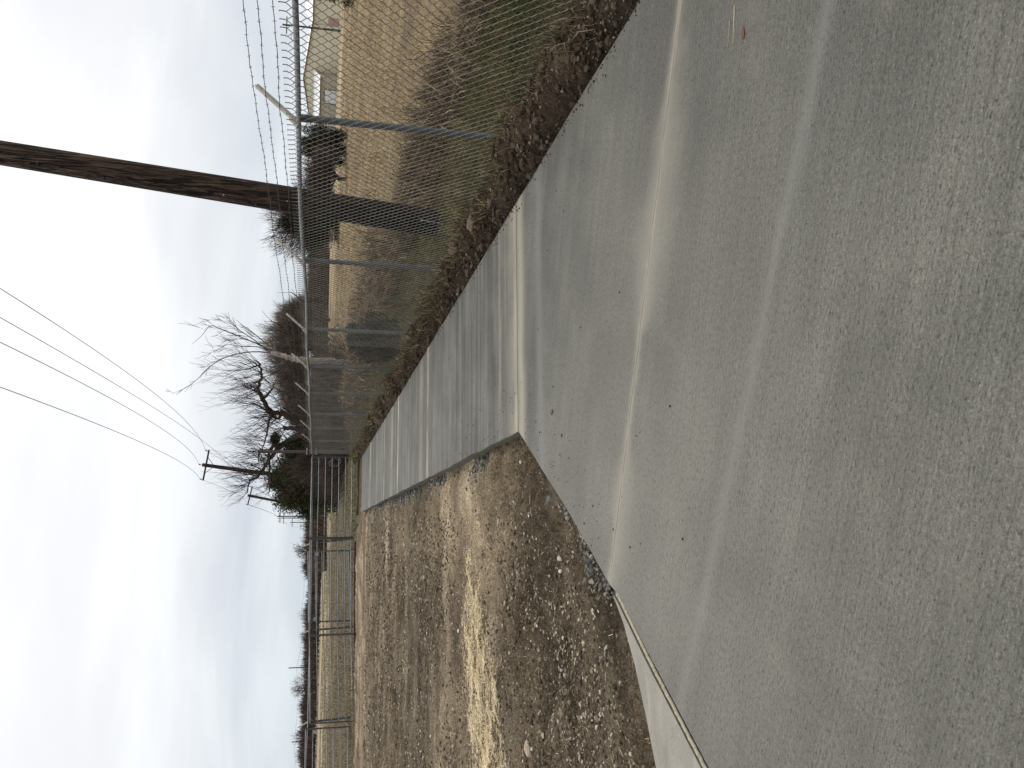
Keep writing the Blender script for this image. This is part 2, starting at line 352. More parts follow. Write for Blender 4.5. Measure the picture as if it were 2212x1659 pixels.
# ------------------------------------------------------------------ ground sheet and fields
def field_mat():
    t = NT('field_ground')
    sp = t.n('ShaderNodeSeparateXYZ'); t.l(t.co, sp.inputs[0]); X, Y = sp.outputs[0], sp.outputs[1]
    wob = t.math('MULTIPLY', t.math('SUBTRACT', t.noise(.05, 4, .6), .5), 1.)
    # distance from the fence line decides green verge, brown weeds, straw field
    yn = t.math('DIVIDE', t.math('ADD', Y, t.math('MULTIPLY', wob, 26)), 260)
    left = t.ramp(yn, [(.13, (.115, .100, .062)), (.21, (.155, .125, .083)), (.27, (.195, .155, .10)), (.33, (.17, .14, .095)), (.38, (.33, .265, .165)), (.55, (.52, .43, .28)), (.74, (.46, .38, .25))])
    left = t.mix(t.math('MULTIPLY', t.ramp(t.math('DIVIDE', X, 8), [(.0, 0.), (.2, .8)]), t.ramp(yn, [(.2, 1.), (.3, 0.)])), left, (.075, .085, .035))
    left = t.mix(t.ramp(t.noise(1, 4, .6, t.map(scale=(.006, .11, 1))), [(.42, 0.), (.6, .6)]), left, (.13, .105, .07))
    rightc = t.ramp(t.math('DIVIDE', t.math('ADD', X, t.math('MULTIPLY', t.math('SUBTRACT', t.noise(.5, 4, .6), .5), 1.6)), 60),
        [(.060, (.042, .040, .018)), (.095, (.048, .042, .02)), (.101, (.058, .042, .026)), (.110, (.16, .12, .08)), (.135, (.26, .20, .115)), (.6, (.33, .26, .155)), (.95, (.41, .33, .205))])
    rightc = t.mix(t.ramp(t.noise(.16, 5, .6, t.map(scale=(1, .6, 1))), [(.46, 0.), (.6, .7)]), rightc, (.15, .11, .072))
    rx = t.math('GREATER_THAN', X, t.math('ADD', t.math('MULTIPLY', Y, .012), 3.3))
    near = t.math('LESS_THAN', Y, 3000)
    col = t.mix(rx, left, rightc)
    col = t.mix(1., col, t.ramp(t.noise(1.1, 6, .72), [(.34, .70), (.52, 1.), (.66, 1.25)]), 'MULTIPLY')
    col = t.mix(1., col, t.ramp(t.noise(14, 5, .7), [(.3, .6), (.5, 1.), (.7, 1.25)]), 'MULTIPLY')
    h = t.math('ADD', t.noise(14, 5, .7), t.math('MULTIPLY', t.noise(1.3, 5, .7), 2.))
    return t.fin(col, .95, .1, t.bump(h, .8, .12))
M['field'] = field_mat()
def slope_left(x): return np.where(x < 1.0, (x - 1.0) * .017, 0.) * 1.0
def ground_h(x, y):
    h = slope_left(np.clip(x, -12, 50)) * sstep(20, 36, y) * 1.0
    h = h + (fbm(x * .35, y * .35, 5) - .5) * .10 * sstep(0, 10, np.abs(x - 3)) + (fbm(x * 1.7, y * 1.7, 9) - .5) * .05
    low = sstep(3.75, 3.45, x) * sstep(-16, -13, x) * sstep(34.6, 33.9, y) * sstep(-8, -6, y)
    return h - .02 - .45 * low
def axis(pts):
    o = []
    for a, b, n in pts: o.append(np.linspace(a, b, n, endpoint=False))
    return np.concatenate(o + [np.array([pts[-1][1]])])
xs = axis([(-2500, -300, 8), (-300, -40, 30), (-40, -14, 40), (-14, 3.3, 60), (3.3, 9, 80), (9, 40, 120), (40, 300, 80), (300, 2500, 8)])
ys = axis([(-200, -8, 12), (-8, 2, 20), (2, 34, 320), (34, 60, 130), (60, 300, 120), (300, 3000, 14)])
GX, GY = np.meshgrid(xs, ys)
grid('ground', GX, GY, ground_h(GX, GY), M['field'])

# packed dirt lot on the left
def dirt_h(x, y):
    h = -.085 + (fbm(x * .7, y * .7, 3) - .5) * .10
    amp = .060 * (0.45 + 1.1 * sstep(.4, .65, fbm(x * .5 + 9, y * .5, 21, 3)))
    h += (fbm(x * 5, y * 5, 31, 4) - .5) * amp * 1.5 + (fbm(x * 22, y * 22, 41, 3) - .5) * .036 + (fbm(x * 70, y * 70, 51, 2) - .5) * .016
    # clods
    c = vn(x * 16, y * 16, 77); h += .020 * sstep(.74, .92, c) * sstep(14, 5, y)
    # ruts running across
    h += .04 * (fbm(x * 9, y * 9, 45, 4) - .5) + .035 * sstep(.55, .8, fbm(x * 3.2, y * 3.2, 46, 4)) * sstep(16, 7, y)
    h += -.02 * np.exp(-((y - 15.5 - .25 * x) / .5) ** 2) - .02 * np.exp(-((y - 17.3 - .25 * x) / .5) ** 2)
    h += slope_left(x) * sstep(18, 34, y) * 1.0
    h += .05 * sstep(26, 33, y) * sstep(.6, -1, x) + .09 * np.exp(-((y - 34.3) / 1.1) ** 2) * sstep(.7, .0, x) * (.5 + fbm(x * 1.2, y * 1.2, 61))
    return h
def slab_edge(y): return np.interp(y, [3.0, 4.06, 4.297, 4.62, 5.402, 6.746, 6.8, 40], [-2.9, -1.133, -.694, -.312, .123, .846, .846, .83])
rows = 760; cols = 560
yy = 2.6 * (36.2 / 2.6) ** (np.linspace(0, 1, rows)); u = np.linspace(0, 1, cols)
Yg = np.repeat(yy[:, None], cols, 1); Xr = slab_edge(yy)[:, None] + .22; Xl = -(yy[:, None] * .36 + 1.6)
Xg = Xl + (Xr - Xl) * u[None]
Zg = dirt_h(Xg, Yg)
e_ = Xg - slab_edge(yy)[:, None]
Zg = Zg - .035 * np.exp(-((e_ + .04) / .12) ** 2) + .03 * np.exp(-((e_ + .35) / .2) ** 2) * fbm(Xg * 3, Yg * 3, 91)
Zg = np.where(e_ > 0, np.minimum(Zg, -.09), Zg); Zg = np.minimum(Zg, np.where(Yg > 20, 5, -.012))
g1 = lambda v, c, w: np.exp(-((v - c) / w) ** 2)
TONE = .42 + .42 * g1(Yg, 10.6, 2.0) * (.55 + .6 * fbm(Xg * .6, Yg * .8, 66)) + .35 * np.exp(-np.abs(e_ + .9) / .9) * sstep(6.6, 7.6, Yg) * sstep(30, 14, Yg) - .16 * g1(Yg, 15.5, 3.2) - .20 * sstep(7.2, 5.6, Yg) + .30 * sstep(24, 33, Yg) + 1.1 * (fbm(Xg * .8, Yg * 1.9, 67, 5) - .5)
# wheel worn pale streaks
TONE = TONE + .22 * g1(Yg + .55 * Xg, 13.6, .35) + .2 * g1(Yg + .55 * Xg, 20.5, .5)
grid('dirt_ground', Xg, Yg, Zg, M['soil'], attr=np.clip(TONE, 0, 1))

# loose bank along the right of the path
def bank_h(x, y):
    t_ = sstep(2.90, 3.26, x + (fbm(y * 2.2, x * 2, 13) - .5) * .30)
    top = .115 + (fbm(x * 1.2, y * 1.1, 15) - .5) * .12
    top = top + .10 * sstep(.52, .75, fbm(y * 2.6, x * 3, 19, 3)) * np.exp(-((x - 3.26) / .14) ** 2)
    h = -.10 + (top + .10) * t_ - .13 * sstep(3.32, 3.75, x)
    rough = (fbm(x * 6, y * 6, 23, 4) - .5) * .15 * sstep(2.86, 3.0, x) + (fbm(x * 19, y * 19, 25, 3) - .5) * .075 + (fbm(x * 50, y * 50, 27, 3) - .5) * .030
    return h + rough * sstep(3.85, 3.4, x) + .0 * y
rows = 1500; cols = 150
yy = 2.7 * (37.4 / 2.7) ** (np.linspace(0, 1, rows)); u = np.linspace(0, 1, cols)
Yb = np.repeat(yy[:, None], cols, 1); Xb = 2.80 + 1.15 * np.repeat(u[None], rows, 0)
Zb = bank_h(Xb, Yb); Zb = np.where(Xb < 2.885, np.minimum(Zb, -.02), Zb)
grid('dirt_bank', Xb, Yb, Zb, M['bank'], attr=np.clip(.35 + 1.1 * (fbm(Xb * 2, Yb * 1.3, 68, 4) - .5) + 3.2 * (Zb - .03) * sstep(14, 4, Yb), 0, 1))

# ------------------------------------------------------------------ slabs
def slab(name, poly, z0, z1, mat, bev=.012):
    m = MB(); n = len(poly); P = np.array(poly, float); cen = P.mean(0)
    import bmesh
    bm = bmesh.new(); vs = [bm.verts.new((p[0], p[1], z1)) for p in poly]; f = bm.faces.new(vs)
    if f.normal.z < 0: f.normal_flip()
    r = bmesh.ops.extrude_face_region(bm, geom=[f]); 
    for v in [q for q in r['geom'] if isinstance(q, bmesh.types.BMVert)]: v.co.z = z1
    bm.verts.ensure_lookup_table()
    top = [q for q in r['geom'] if isinstance(q, bmesh.types.BMFace)][0]
    for v in f.verts: v.co.z = z0
    bmesh.ops.recalc_face_normals(bm, faces=bm.faces)
    bmesh.ops.bevel(bm, geom=[e for e in bm.edges if all(abs(v.co.z - z1) < 1e-5 for v in e.verts)], offset=bev, segments=3, affect='EDGES')
    me = bpy.data.meshes.new(name); 
    for fc in bm.faces: fc.material_index = 1 if abs(fc.normal.z) < .3 else 0
    bm.to_mesh(me); bm.free(); o = bpy.data.objects.new(name, me); C.objects.link(o); me.materials.append(mat); me.materials.append(M['side'])
    return tag(o, kind='structure')
# wavering poured edge
def edge(a, b, n, amp, sd):
    a = np.array(a); b = np.array(b); d = b - a; L = np.linalg.norm(d); nn = np.array([-d[1], d[0]]) / L
    return [tuple(a + d * t + nn * (float(fbm(np.array([t * L * 2.5]), np.array([0.]), sd, 3)[0]) - .5) * amp * (1 if 0 < t < 1 else 0)) for t in np.linspace(0, 1, n)]
path = edge((2.90, 6.842), (2.93, 32.45), 90, .03, 3) + [(.828, 32.0)] + edge((.828, 32.0), (.850, 6.842), 90, .03, 6)[1:]
slab('path', path, -.15, 0, M['path'], .004)
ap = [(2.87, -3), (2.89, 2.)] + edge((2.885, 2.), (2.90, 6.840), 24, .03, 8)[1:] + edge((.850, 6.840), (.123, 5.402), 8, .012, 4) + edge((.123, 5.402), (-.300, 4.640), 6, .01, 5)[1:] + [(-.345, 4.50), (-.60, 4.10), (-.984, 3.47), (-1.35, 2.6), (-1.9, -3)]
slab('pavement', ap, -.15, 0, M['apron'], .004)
old = [(-.361, 4.51), (-.318, 4.590), (-.36, 4.60), (-.50, 4.445), (-.694, 4.297), (-.93, 4.16), (-1.133, 4.06), (-1.6, 3.88), (-2.4, 3.62), (-4.5, 3.2), (-6, 3.0), (-6, -3), (-1.940, -3), (-1.391, 2.6), (-1.021, 3.465), (-.637, 4.095)]
slab('pavement', old, -.15, .003, M['old'], .02)
# worn bead of joint filler between the two slabs
m = MB(); ln = np.array([(-.345, 4.53), (-.357, 4.50), (-.634, 4.09), (-1.019, 3.465), (-1.388, 2.6), (-1.938, -3)])
tt = np.linspace(0, 5, 300); px = np.interp(tt, range(6), ln[:, 0]); py = np.interp(tt, range(6), ln[:, 1])
m.tube(np.stack([px, py, np.full(300, -.005) + (fbm(tt * 40, tt, 3, 2) - .5) * .006], -1), .0095, 6)
filler = NT('joint_filler'); c_ = filler.ramp(filler.noise(60, 4, .6), [(.3, (.22, .20, .15)), (.7, (.42, .385, .30))]); filler.fin(c_, .9, .1)
tag(m.build('joint_strip', filler.m), kind='structure')

# ------------------------------------------------------------------ stones, straw, grass
def rocks(pos, size, sd=0, flat=.6):
    """angular low-poly stones"""
    m = MB(); r = np.random.default_rng(sd)
    g = (1 + 5 ** .5) / 2
    ico = np.array([(-1, g, 0), (1, g, 0), (-1, -g, 0), (1, -g, 0), (0, -1, g), (0, 1, g), (0, -1, -g), (0, 1, -g), (g, 0, -1), (g, 0, 1), (-g, 0, -1), (-g, 0, 1)]) / np.hypot(1, g)
    fc = np.array([(0, 11, 5), (0, 5, 1), (0, 1, 7), (0, 7, 10), (0, 10, 11), (1, 5, 9), (5, 11, 4), (11, 10, 2), (10, 7, 6), (7, 1, 8), (3, 9, 4), (3, 4, 2), (3, 2, 6), (3, 6, 8), (3, 8, 9), (4, 9, 5), (2, 4, 11), (6, 2, 10), (8, 6, 7), (9, 8, 1)])
    n = len(pos); pos = np.asarray(pos); size = np.asarray(size)
    V = ico[None] * (1 + (r.random((n, 12, 1)) - .5) * .55)
    sc = np.stack([.7 + .6 * r.random(n), .6 + .4 * r.random(n), flat * (.6 + .5 * r.random(n))], -1)
    V = V * sc[:, None] * size[:, None, None]
    a = r.random(n) * 6.28; ca, sa = np.cos(a), np.sin(a)
    x = V[..., 0] * ca[:, None] - V[..., 1] * sa[:, None]; y = V[..., 0] * sa[:, None] + V[..., 1] * ca[:, None]
    V = np.stack([x, y, V[..., 2]], -1) + pos[:, None]
    F = (fc[None] + np.arange(n)[:, None, None] * 12).reshape(-1, 3)
    m.add(V.reshape(-1, 3), F, np.repeat(r.random(n), 12))
    return m
def zdirt(x, y):
    z = dirt_h(x, y); e = x - slab_edge(y)
    z = z - .035 * np.exp(-((e + .04) / .12) ** 2)
    return np.minimum(z, np.where(y > 20, 5, -.012))
M['gravel'] = rnd_ramp('gravel', [(0, (.09, .077, .06)), (.5, (.19, .16, .125)), (.8, (.32, .28, .23)), (.95, (.46, .42, .36)), (1, (.62, .58, .52))], .9, .2, 60)
M['clod'] = rnd_ramp('clod', [(0, (.040, .029, .020)), (.85, (.078, .058, .040)), (1, (.12, .095, .068))], .95, .1, 50, 90)
M['greyrock'] = rnd_ramp('crushed_rock', [(0, (.045, .045, .042)), (.7, (.115, .112, .10)), (1, (.27, .26, .235))], .9, .2, 60)
N = 26000
y = 3.3 * (34 / 3.3) ** (rng.random(N) ** 1.15); x = slab_edge(y) - .03 - rng.random(N) * (y * .36 + 1.6 + slab_edge(y))
dens = fbm(x * 1.3, y * 1.3, 71, 3); k = dens > .38 + .2 * rng.random(N); x, y = x[k], y[k]
s = (.0028 + .013 * rng.random(len(x)) ** 6) * (1 + y / 16)
tag(rocks(np.stack([x, y, zdirt(x, y) + s * .25], -1), s, 1).build('gravel', M['gravel'], smooth=False), 'small pale stones strewn over the brown dirt lot', 'gravel', kind='stuff')
N = 120000
y = 3.3 * (30 / 3.3) ** (rng.random(N) ** 1.1); x = slab_edge(y) - .03 - rng.random(N) * (y * .36 + 1.6 + slab_edge(y))
k = fbm(x * 1.1 + 4, y * 1.1, 75, 3) > .30 + .35 * rng.random(N); x, y = x[k], y[k]
s = (.003 + .012 * rng.random(len(x)) ** 4) * (1 + y / 11)
tag(rocks(np.stack([x, y, zdirt(x, y) + s * .1], -1), s, 11, .7).build('soil_crumbs', rnd_ramp('soil_crumbs', [(0, (.040, .032, .022)), (.5, (.11, .089, .062)), (.85, (.22, .185, .135)), (1, (.42, .37, .29))], .95, .1, 60, 90), smooth=False), 'brown crumbs of soil covering the dirt lot', 'soil', kind='stuff')
# grey crushed rock spilled along the slab edges
N = 5200; y = 4.2 * (32 / 4.2) ** (rng.random(N) ** 1.1); x = slab_edge(y) - np.abs(rng.normal(0, .075, N)) * (1 + y / 12) - .010 - .10 * (y < 6.8) * fbm(y * 3, y, 3, 2)
k = fbm(x * 1.2, y * 1.1, 73, 2) > .44; x, y = x[k], y[k]; s = (.007 + .013 * rng.random(len(x)) ** 2.5) * (1 + y / 26)
tag(rocks(np.stack([x, y, zdirt(x, y) + s * .5], -1), s, 2, .8).build('crushed_rock', M['greyrock'], smooth=False), 'dark grey crushed rock spilled along the slab edge', 'gravel', kind='stuff')
N = 9000; y = 3.2 * (34 / 3.2) ** (rng.random(N)); x = 2.90 + .60 * rng.random(N) ** .9
s = (.004 + .034 * rng.random(N) ** 7) * (1 + y / 18)
z = bank_h(x, y) + s * .3
k = rng.random(N) < .05; x[k] = 2.90 - np.abs(rng.normal(0, .05, k.sum())); s[k] = .004 + .006 * rng.random(k.sum()); z = np.where(x < 2.9, s * .3, z)
tag(rocks(np.stack([x, y, z], -1), s, 3, .75).build('soil_clods', M['clod'], smooth=False), 'crumbly brown clods on the bank below the chain link fence', 'soil', kind='stuff')
N = 1300; y = 3.2 * (20 / 3.2) ** (rng.random(N)); x = 3.18 + .2 * rng.normal(0, .5, N); s = (.006 + .014 * rng.random(N) ** 2)
tag(rocks(np.stack([x, y, bank_h(x, y) + s * .6], -1), s, 4, .75).build('gravel', rnd_ramp('pale_gravel', [(0, (.09, .07, .05)), (.6, (.15, .12, .088)), (1, (.27, .23, .18))], .9, .2, 60), smooth=False), 'pale pebbles along the crest of the dirt bank', 'gravel', kind='stuff')

def blades(x, y, z, h, w, lean=.5, sd=0, seg=2, flatlie=False, a=None):
    """many bent grass blades as narrow strips"""
    r = np.random.default_rng(sd); n = len(x); m = MB()
    az = r.random(n) * 6.28; le = lean * r.random(n) * h; fx = np.cos(az); fy = np.sin(az); waz = r.random(n) * 6.28; wx = np.cos(waz) * w / 2; wy = np.sin(waz) * w / 2
    base = np.stack([x, y, z], -1); W = np.stack([wx, wy, np.zeros(n)], -1)
    D = np.stack([fx, fy, np.zeros(n)], -1); up = np.array([0, 0, 1.])
    if flatlie:
        mid = base + D * (h * .5)[:, None] + up * (h * .07 * r.random(n))[:, None]; tip = base + D * h[:, None]
        W = np.stack([-fy * w / 2, fx * w / 2, np.zeros(n)], -1) + up * (w * .3 * (r.random(n) - .5))[:, None]
    else:
        mid = base + D * (le * .3)[:, None] + up * (h * .6)[:, None]; tip = base + D * (le * 1.1)[:, None] + up * (h * (.98 - .25 * r.random(n)))[:, None]
    V = np.stack([base - W, base + W, mid - W * .75, mid + W * .75, tip], 1).reshape(-1, 3)
    i = np.arange(n)[:, None] * 5
    m.add(V, np.concatenate([i + np.array([[0, 1, 3, 2]])])); m.f.append(i + np.array([[2, 3, 4]]))
    m.at[-1] = np.repeat(r.random(n) if a is None else a, 5)
    return m
M['green'] = rnd_ramp('green_grass', [(0, (.022, .030, .010)), (.42, (.060, .068, .020)), (.58, (.095, .082, .032)), (.78, (.15, .105, .050)), (1, (.30, .23, .13))], .8)
M['weed'] = rnd_ramp('dry_weeds', [(0, (.030, .020, .013)), (.5, (.085, .056, .034)), (.85, (.19, .14, .085)), (1, (.42, .34, .22))], .85)
M['straw'] = rnd_ramp('straw_grass', [(0, (.20, .148, .080)), (.5, (.33, .25, .145)), (1, (.48, .38, .24))], .85)
M['strawpale'] = rnd_ramp('loose_straw', [(0, (.40, .30, .165)), (.5, (.64, .515, .31)), (1, (.84, .74, .52))], .8)
def gz(x, y): return np.maximum(ground_h(x, y), np.where(x < 3.95, bank_h(x, y), -9))
# verge of short green grass behind the fence
N = 130000; y = 3.2 * (40 / 3.2) ** rng.random(N); x = 3.38 + 2.9 * rng.random(N)
k = (fbm(x * 1.5, y * 1.5, 81, 3) + .35 * rng.random(N) > .50) & (x < 6.0 + (fbm(x, y, 82) - .5) * 1.0); x, y = x[k], y[k]; n = len(x)
tag(blades(x, y, gz(x, y) - .01, (.03 + .09 * rng.random(n)) * (1 + y / 45), .0035 * (1 + y / 6), .9, 5, a=np.clip(rng.random(n) * .6 + .55 * fbm(x * .9, y * .9, 85, 3), 0, 1)).build('green_grass', M['green']), 'short green grass just behind the chain link fence', 'grass', kind='stuff')
# brown tangle of dry weeds
N = 60000; y = 4.5 * (46 / 4.5) ** rng.random(N); cxm = 6.1 + .8 * sstep(15, 30, y) + (fbm(y * .25, y * 0, 83, 2) - .5) * .8; x = cxm + rng.normal(0, 1, N) * (.20 + .55 * np.exp(-((y - 14) / 4.) ** 2) + 2.2 * sstep(18, 32, y))
k = (x > 4.9) & (fbm(x * .8, y * .6, 84, 3) > .36); x, y = x[k], y[k]; n = len(x)
tag(blades(x, y, gz(x, y) - .01, (.05 + .24 * rng.random(n) ** 1.6 * (1 + 1.3 * sstep(9, 14, y))) * (.55 + .9 * fbm(x * .4, y * .3, 87, 2)), .0048 * (1 + y / 7) * (.5 + rng.random(n)), 1.8, 6).build('dry_weeds', M['weed']), 'tangle of brown dry weeds between green verge and straw field', 'weeds', kind='stuff')
# straw coloured field
N = 110000; y = 5 * (110 / 5) ** rng.random(N); x = 6.5 + (y * .75 + 6) * rng.random(N) ** 1.1
k = (fbm(x * .9, y * .6, 88, 4) + .25 * rng.random(N) > .56); x, y = x[k], y[k]; n = len(x)
tag(blades(x, y, gz(x, y) - .01, (.05 + .10 * rng.random(n)) * (1 + y / 70), .0048 * (1 + y / 7), 1.5, 7).build('field_grass', M['straw']), 'golden dry grass covering the field right of the fence', 'grass', kind='stuff')
# field behind the gates
N = 60000; y = 36.2 * (150 / 36.2) ** rng.random(N); x = -(y * .36 + 3) + (y * .36 + 3 + 3.4 + (y - 36) * .05) * rng.random(N)
k = fbm(x * .25, y * .1, 89, 3) + .3 * rng.random(N) > .52; x, y = x[k], y[k]; n = len(x)
M['pasture'] = rnd_ramp('pasture_grass', [(0, (.085, .072, .042)), (.5, (.15, .12, .075)), (1, (.28, .225, .14))], .85)
tag(blades(x, y, gz(x, y) - .02, (.05 + .10 * rng.random(n)), .02 * (1 + y / 60), .9, 8).build('pasture_grass', M['pasture']), 'short brown pasture grass beyond the pipe gates', 'grass', kind='stuff')
# weeds growing on the bank, roots and blades
N = 16000; y = 4.5 * (37 / 4.5) ** rng.random(N); x = 3.08 + .46 * rng.random(N) ** .8
k = (fbm(x * 2, y * 1.2, 90, 3) > .40) & (rng.random(N) < .25 + .75 * sstep(5, 14, y)); x, y = x[k], y[k]; n = len(x)
tag(blades(x, y, bank_h(x, y) - .01, .05 + .17 * rng.random(n) ** 2, .004 * (1 + y / 7), 1.5, 9).build('bank_grass', rnd_ramp('bank_grass', [(0, (.04, .032, .018)), (.5, (.085, .075, .036)), (.8, (.14, .105, .06)), (1, (.30, .24, .15))], .85)), 'dry grass and roots sprouting from the dirt bank', 'grass', kind='stuff')
# spilled straw lying on the dirt
def in_straw(x, y):      # long drift, broad at the left, fading to the right
    t_ = (x + 3.2) / 3.4; mid = 7.95 + 2.4 * np.clip(t_, 0, 1.2) * .75; w = .92 - .45 * np.clip(t_, 0, 1) + (fbm(x * 2.2, y * 2.2, 93) - .5) * .7
    return np.exp(-((y - mid) / np.maximum(w, .12)) ** 2) * sstep(1.05, .45, t_)
N = 120000; x = -3.6 + 4.2 * rng.random(N); y = 6.6 + 5.4 * rng.random(N); k = in_straw(x, y) * (.35 + 1.1 * fbm(x * 3.5, y * 3.5, 94)) > .10 + .9 * rng.random(N); x, y = x[k], y[k]; n = len(x)
tag(blades(x, y, zdirt(x, y) + .006 + .016 * rng.random(n), .05 + .12 * rng.random(n), .0045 + 0 * x, .5, 12, flatlie=True).build('loose_straw', M['strawpale']), 'drift of pale yellow straw lying on the dirt lot', 'straw', kind='stuff')
N = 1300; y = 4.2 * (20 / 4.2) ** rng.random(N); x = slab_edge(y) - .05 - rng.random(N) * 3.2
tag(blades(x, y, zdirt(x, y) + .008, .03 + .08 * rng.random(N), .0018 * (1 + y / 9), .5, 13, flatlie=True).build('scattered_straw', M['strawpale']), 'stray bits of straw scattered over the dirt lot', 'straw', kind='stuff')

# individually visible stones: (x_px, y_px, size, colour, label)
def stone(p, s, col, label, name='stone', seed=0, cat='stone', flat=.65, onz=None):
    m = rocks(np.array([[0, 0, 0.]]), np.array([s]), seed, flat)
    z = float(zdirt(np.array([p[0]]), np.array([p[1]]))[0]) if onz is None else onz
    t = NT(name + '_surface'); c = t.ramp(t.noise(30, 5, .65), [(.3, tuple(q * .7 for q in col)), (.7, col)])
    mt = t.fin(c, .9, .2, t.bump(t.noise(50, 4), .5, .01))
    o = m.build(name, mt, smooth=False); o.location = (p[0], p[1], z + s * flat * .35)
    md = o.modifiers.new('bevel', 'BEVEL'); md.width = s * .12; md.segments = 2
    return tag(o, label, cat)
for i, (px_, py_, s_, col, lb) in enumerate([
    (1163, 1352, .026, (.50, .46, .39), 'round white stone alone in the middle of the near dirt'),
    (1210, 1207, .030, (.46, .42, .36), 'cream stone nearest to the inner corner of the slabs'),
    (1283, 1322, .045, (.42, .36, .29), 'large tan rock resting close to the slab edge'),
    (1185, 1378, .018, (.48, .44, .38), 'small pale stone right beside the round white one'),
    (1147, 1615, .062, (.44, .35, .26), 'long tan rock at the left border of the photo'),
    (1172, 1625, .034, (.30, .33, .30), 'grey green rock leaning by the long tan rock'),
    (1105, 1104, .034, (.10, .11, .115), 'dark grey rock in the pale dirt past the slab corner'),
    (1190, 1078, .040, (.12, .125, .13), 'dark grey lump against the diagonal slab edge'),
    (1318, 1400, .026, (.40, .36, .30), 'tan pebble between the tan rock and the old slab')]):
    p = gr(px_, py_, -.08); stone(p, s_, col, lb, 'stone', 20 + i)
for i, (px_, py_, s_, col, lb) in enumerate([
    (1193, 890, .028, (.13, .12, .105), 'dark pebble lying on the concrete near the inner corner'),
    (1214, 940, .016, (.11, .075, .05), 'small brown crumb on the concrete beside the diagonal edge')]):
    p = gr(px_, py_, 0); stone(p, s_, col, lb, 'pebble', 40 + i, 'pebble', .5, 0)
for i, (px_, py_, s_, col, lb) in enumerate([
    (1205, 60, .075, (.30, .25, .19), 'pale lump of dirt topping the bank nearest the camera'),
    (1318, 95, .060, (.33, .27, .19), 'tan chunk at the foot of the bank touching the concrete'),
    (1310, 105, .085, (.10, .10, .085), 'dark mossy chunk at the foot of the bank'),
    (1040, 480, .13, (.16, .115, .08), 'big brown clod on the bank below the near utility pole'),
    (1000, 540, .12, (.17, .12, .085), 'brown clod on the bank just before the second fence post'),
    (912, 757, .10, (.20, .17, .12), 'tan clod on the bank beside the dark bush')]):
    p = gr(px_, py_, .05); x_, y_ = float(p[0]), float(p[1]); stone((x_, y_), s_, col, lb, 'dirt_clod', 60 + i, 'clod', .7, float(bank_h(np.array([x_]), np.array([y_]))[0]))

# ------------------------------------------------------------------ chain link fence on the right
FX = 3.40; ZB, ZT = .05, 1.90
posts_y = [2.95, 6.72, 10.5, 14.2, 17.45, 20.9, 24.6, 28.0, 31.8, 36.3]
fence = empty('chain_link_fence', (FX, 6.72, 0), 'tall galvanised chain link fence topped with barbed wire running beside the path', 'fence')
def diag_fabric(y0, y1, z0, z1, D, r, near_only=None, jitter=0):
    """interlocked zig-zag pickets; returns (list of polylines)"""
    m = MB(); w = D / 2; nk = int((y1 - y0) / w)
    segs = int((z1 - z0) / w)
    for k_ in range(nk):
        yb = y0 + k_ * w
        near = yb < 15
        # one bend per half diamond; straight legs, tight bends wrapping in depth
        q = np.arange(segs + 1); par = (q + k_) % 2
        yc = yb + par * w; zc = z1 - q * w
        pts = []
        sag = .006 * math.sin(yb * 1.9)
        if near:
            A = np.stack([np.zeros_like(yc, float), yc, zc], -1)
            sg = np.where(par == 1, 1., -1.)
            o = []
            for i_ in range(len(A)):
                p = A[i_]
                s_ = sg[i_]; ov = r * 1.1
                if i_ > 0: o.append([+.0038 * s_, p[1] - s_ * .0085, p[2] + .0115])
                o.append([0, p[1] + s_ * ov, p[2]])
                if i_ < len(A) - 1: o.append([-.0038 * s_, p[1] - s_ * .0085, p[2] - .0115])
            P = np.array(o); P[:, 0] += FX - .030 + sag
            m.tube(P, r, 5 if yb < 9 else 4, cap=False)
        else:
            P = np.stack([np.full(len(yc), FX - .03), yc, zc], -1)
            m.tube(P, r * (.80 if yb < 22 else .66), 3, cap=False)
        # twisted barb ends standing above the rail
        if par[0] == (k_ % 2): pass
        if par[0] == 1:
            ty = yb + w; n_ = 7 if near else 2
            a = np.linspace(0, 1, n_)
            base = np.stack([FX - .03 + .0022 * np.sin(a * 14), ty + .0022 * np.cos(a * 14), z1 + a * .036], -1)
            m.tube(base, r * 1.05, 4 if near else 3, cap=False)
            base2 = base.copy(); base2[:, 0] += -.0044 * np.sin(a * 14); base2[:, 1] += -.0044 * np.cos(a * 14); base2[-1, 1] += .006
            m.tube(base2, r * 1.05, 4 if near else 3, cap=False)
    return m
fab = diag_fabric(2.9, 36.25, ZB - .02, ZT + .055, .093, .0028)
fab.build('chain_link_mesh', M['wire'], fence)
m = MB()
yy = np.arange(2.0, 36.35, .35); m.tube(np.stack([np.full(len(yy), FX), yy, ZT + .012 * np.sin(yy * .9)], -1), .0215, 12)
m.build('top_rail', M['rail'], fence)
for yj in (9.3,): pass
arm_tip = (.29, .355)
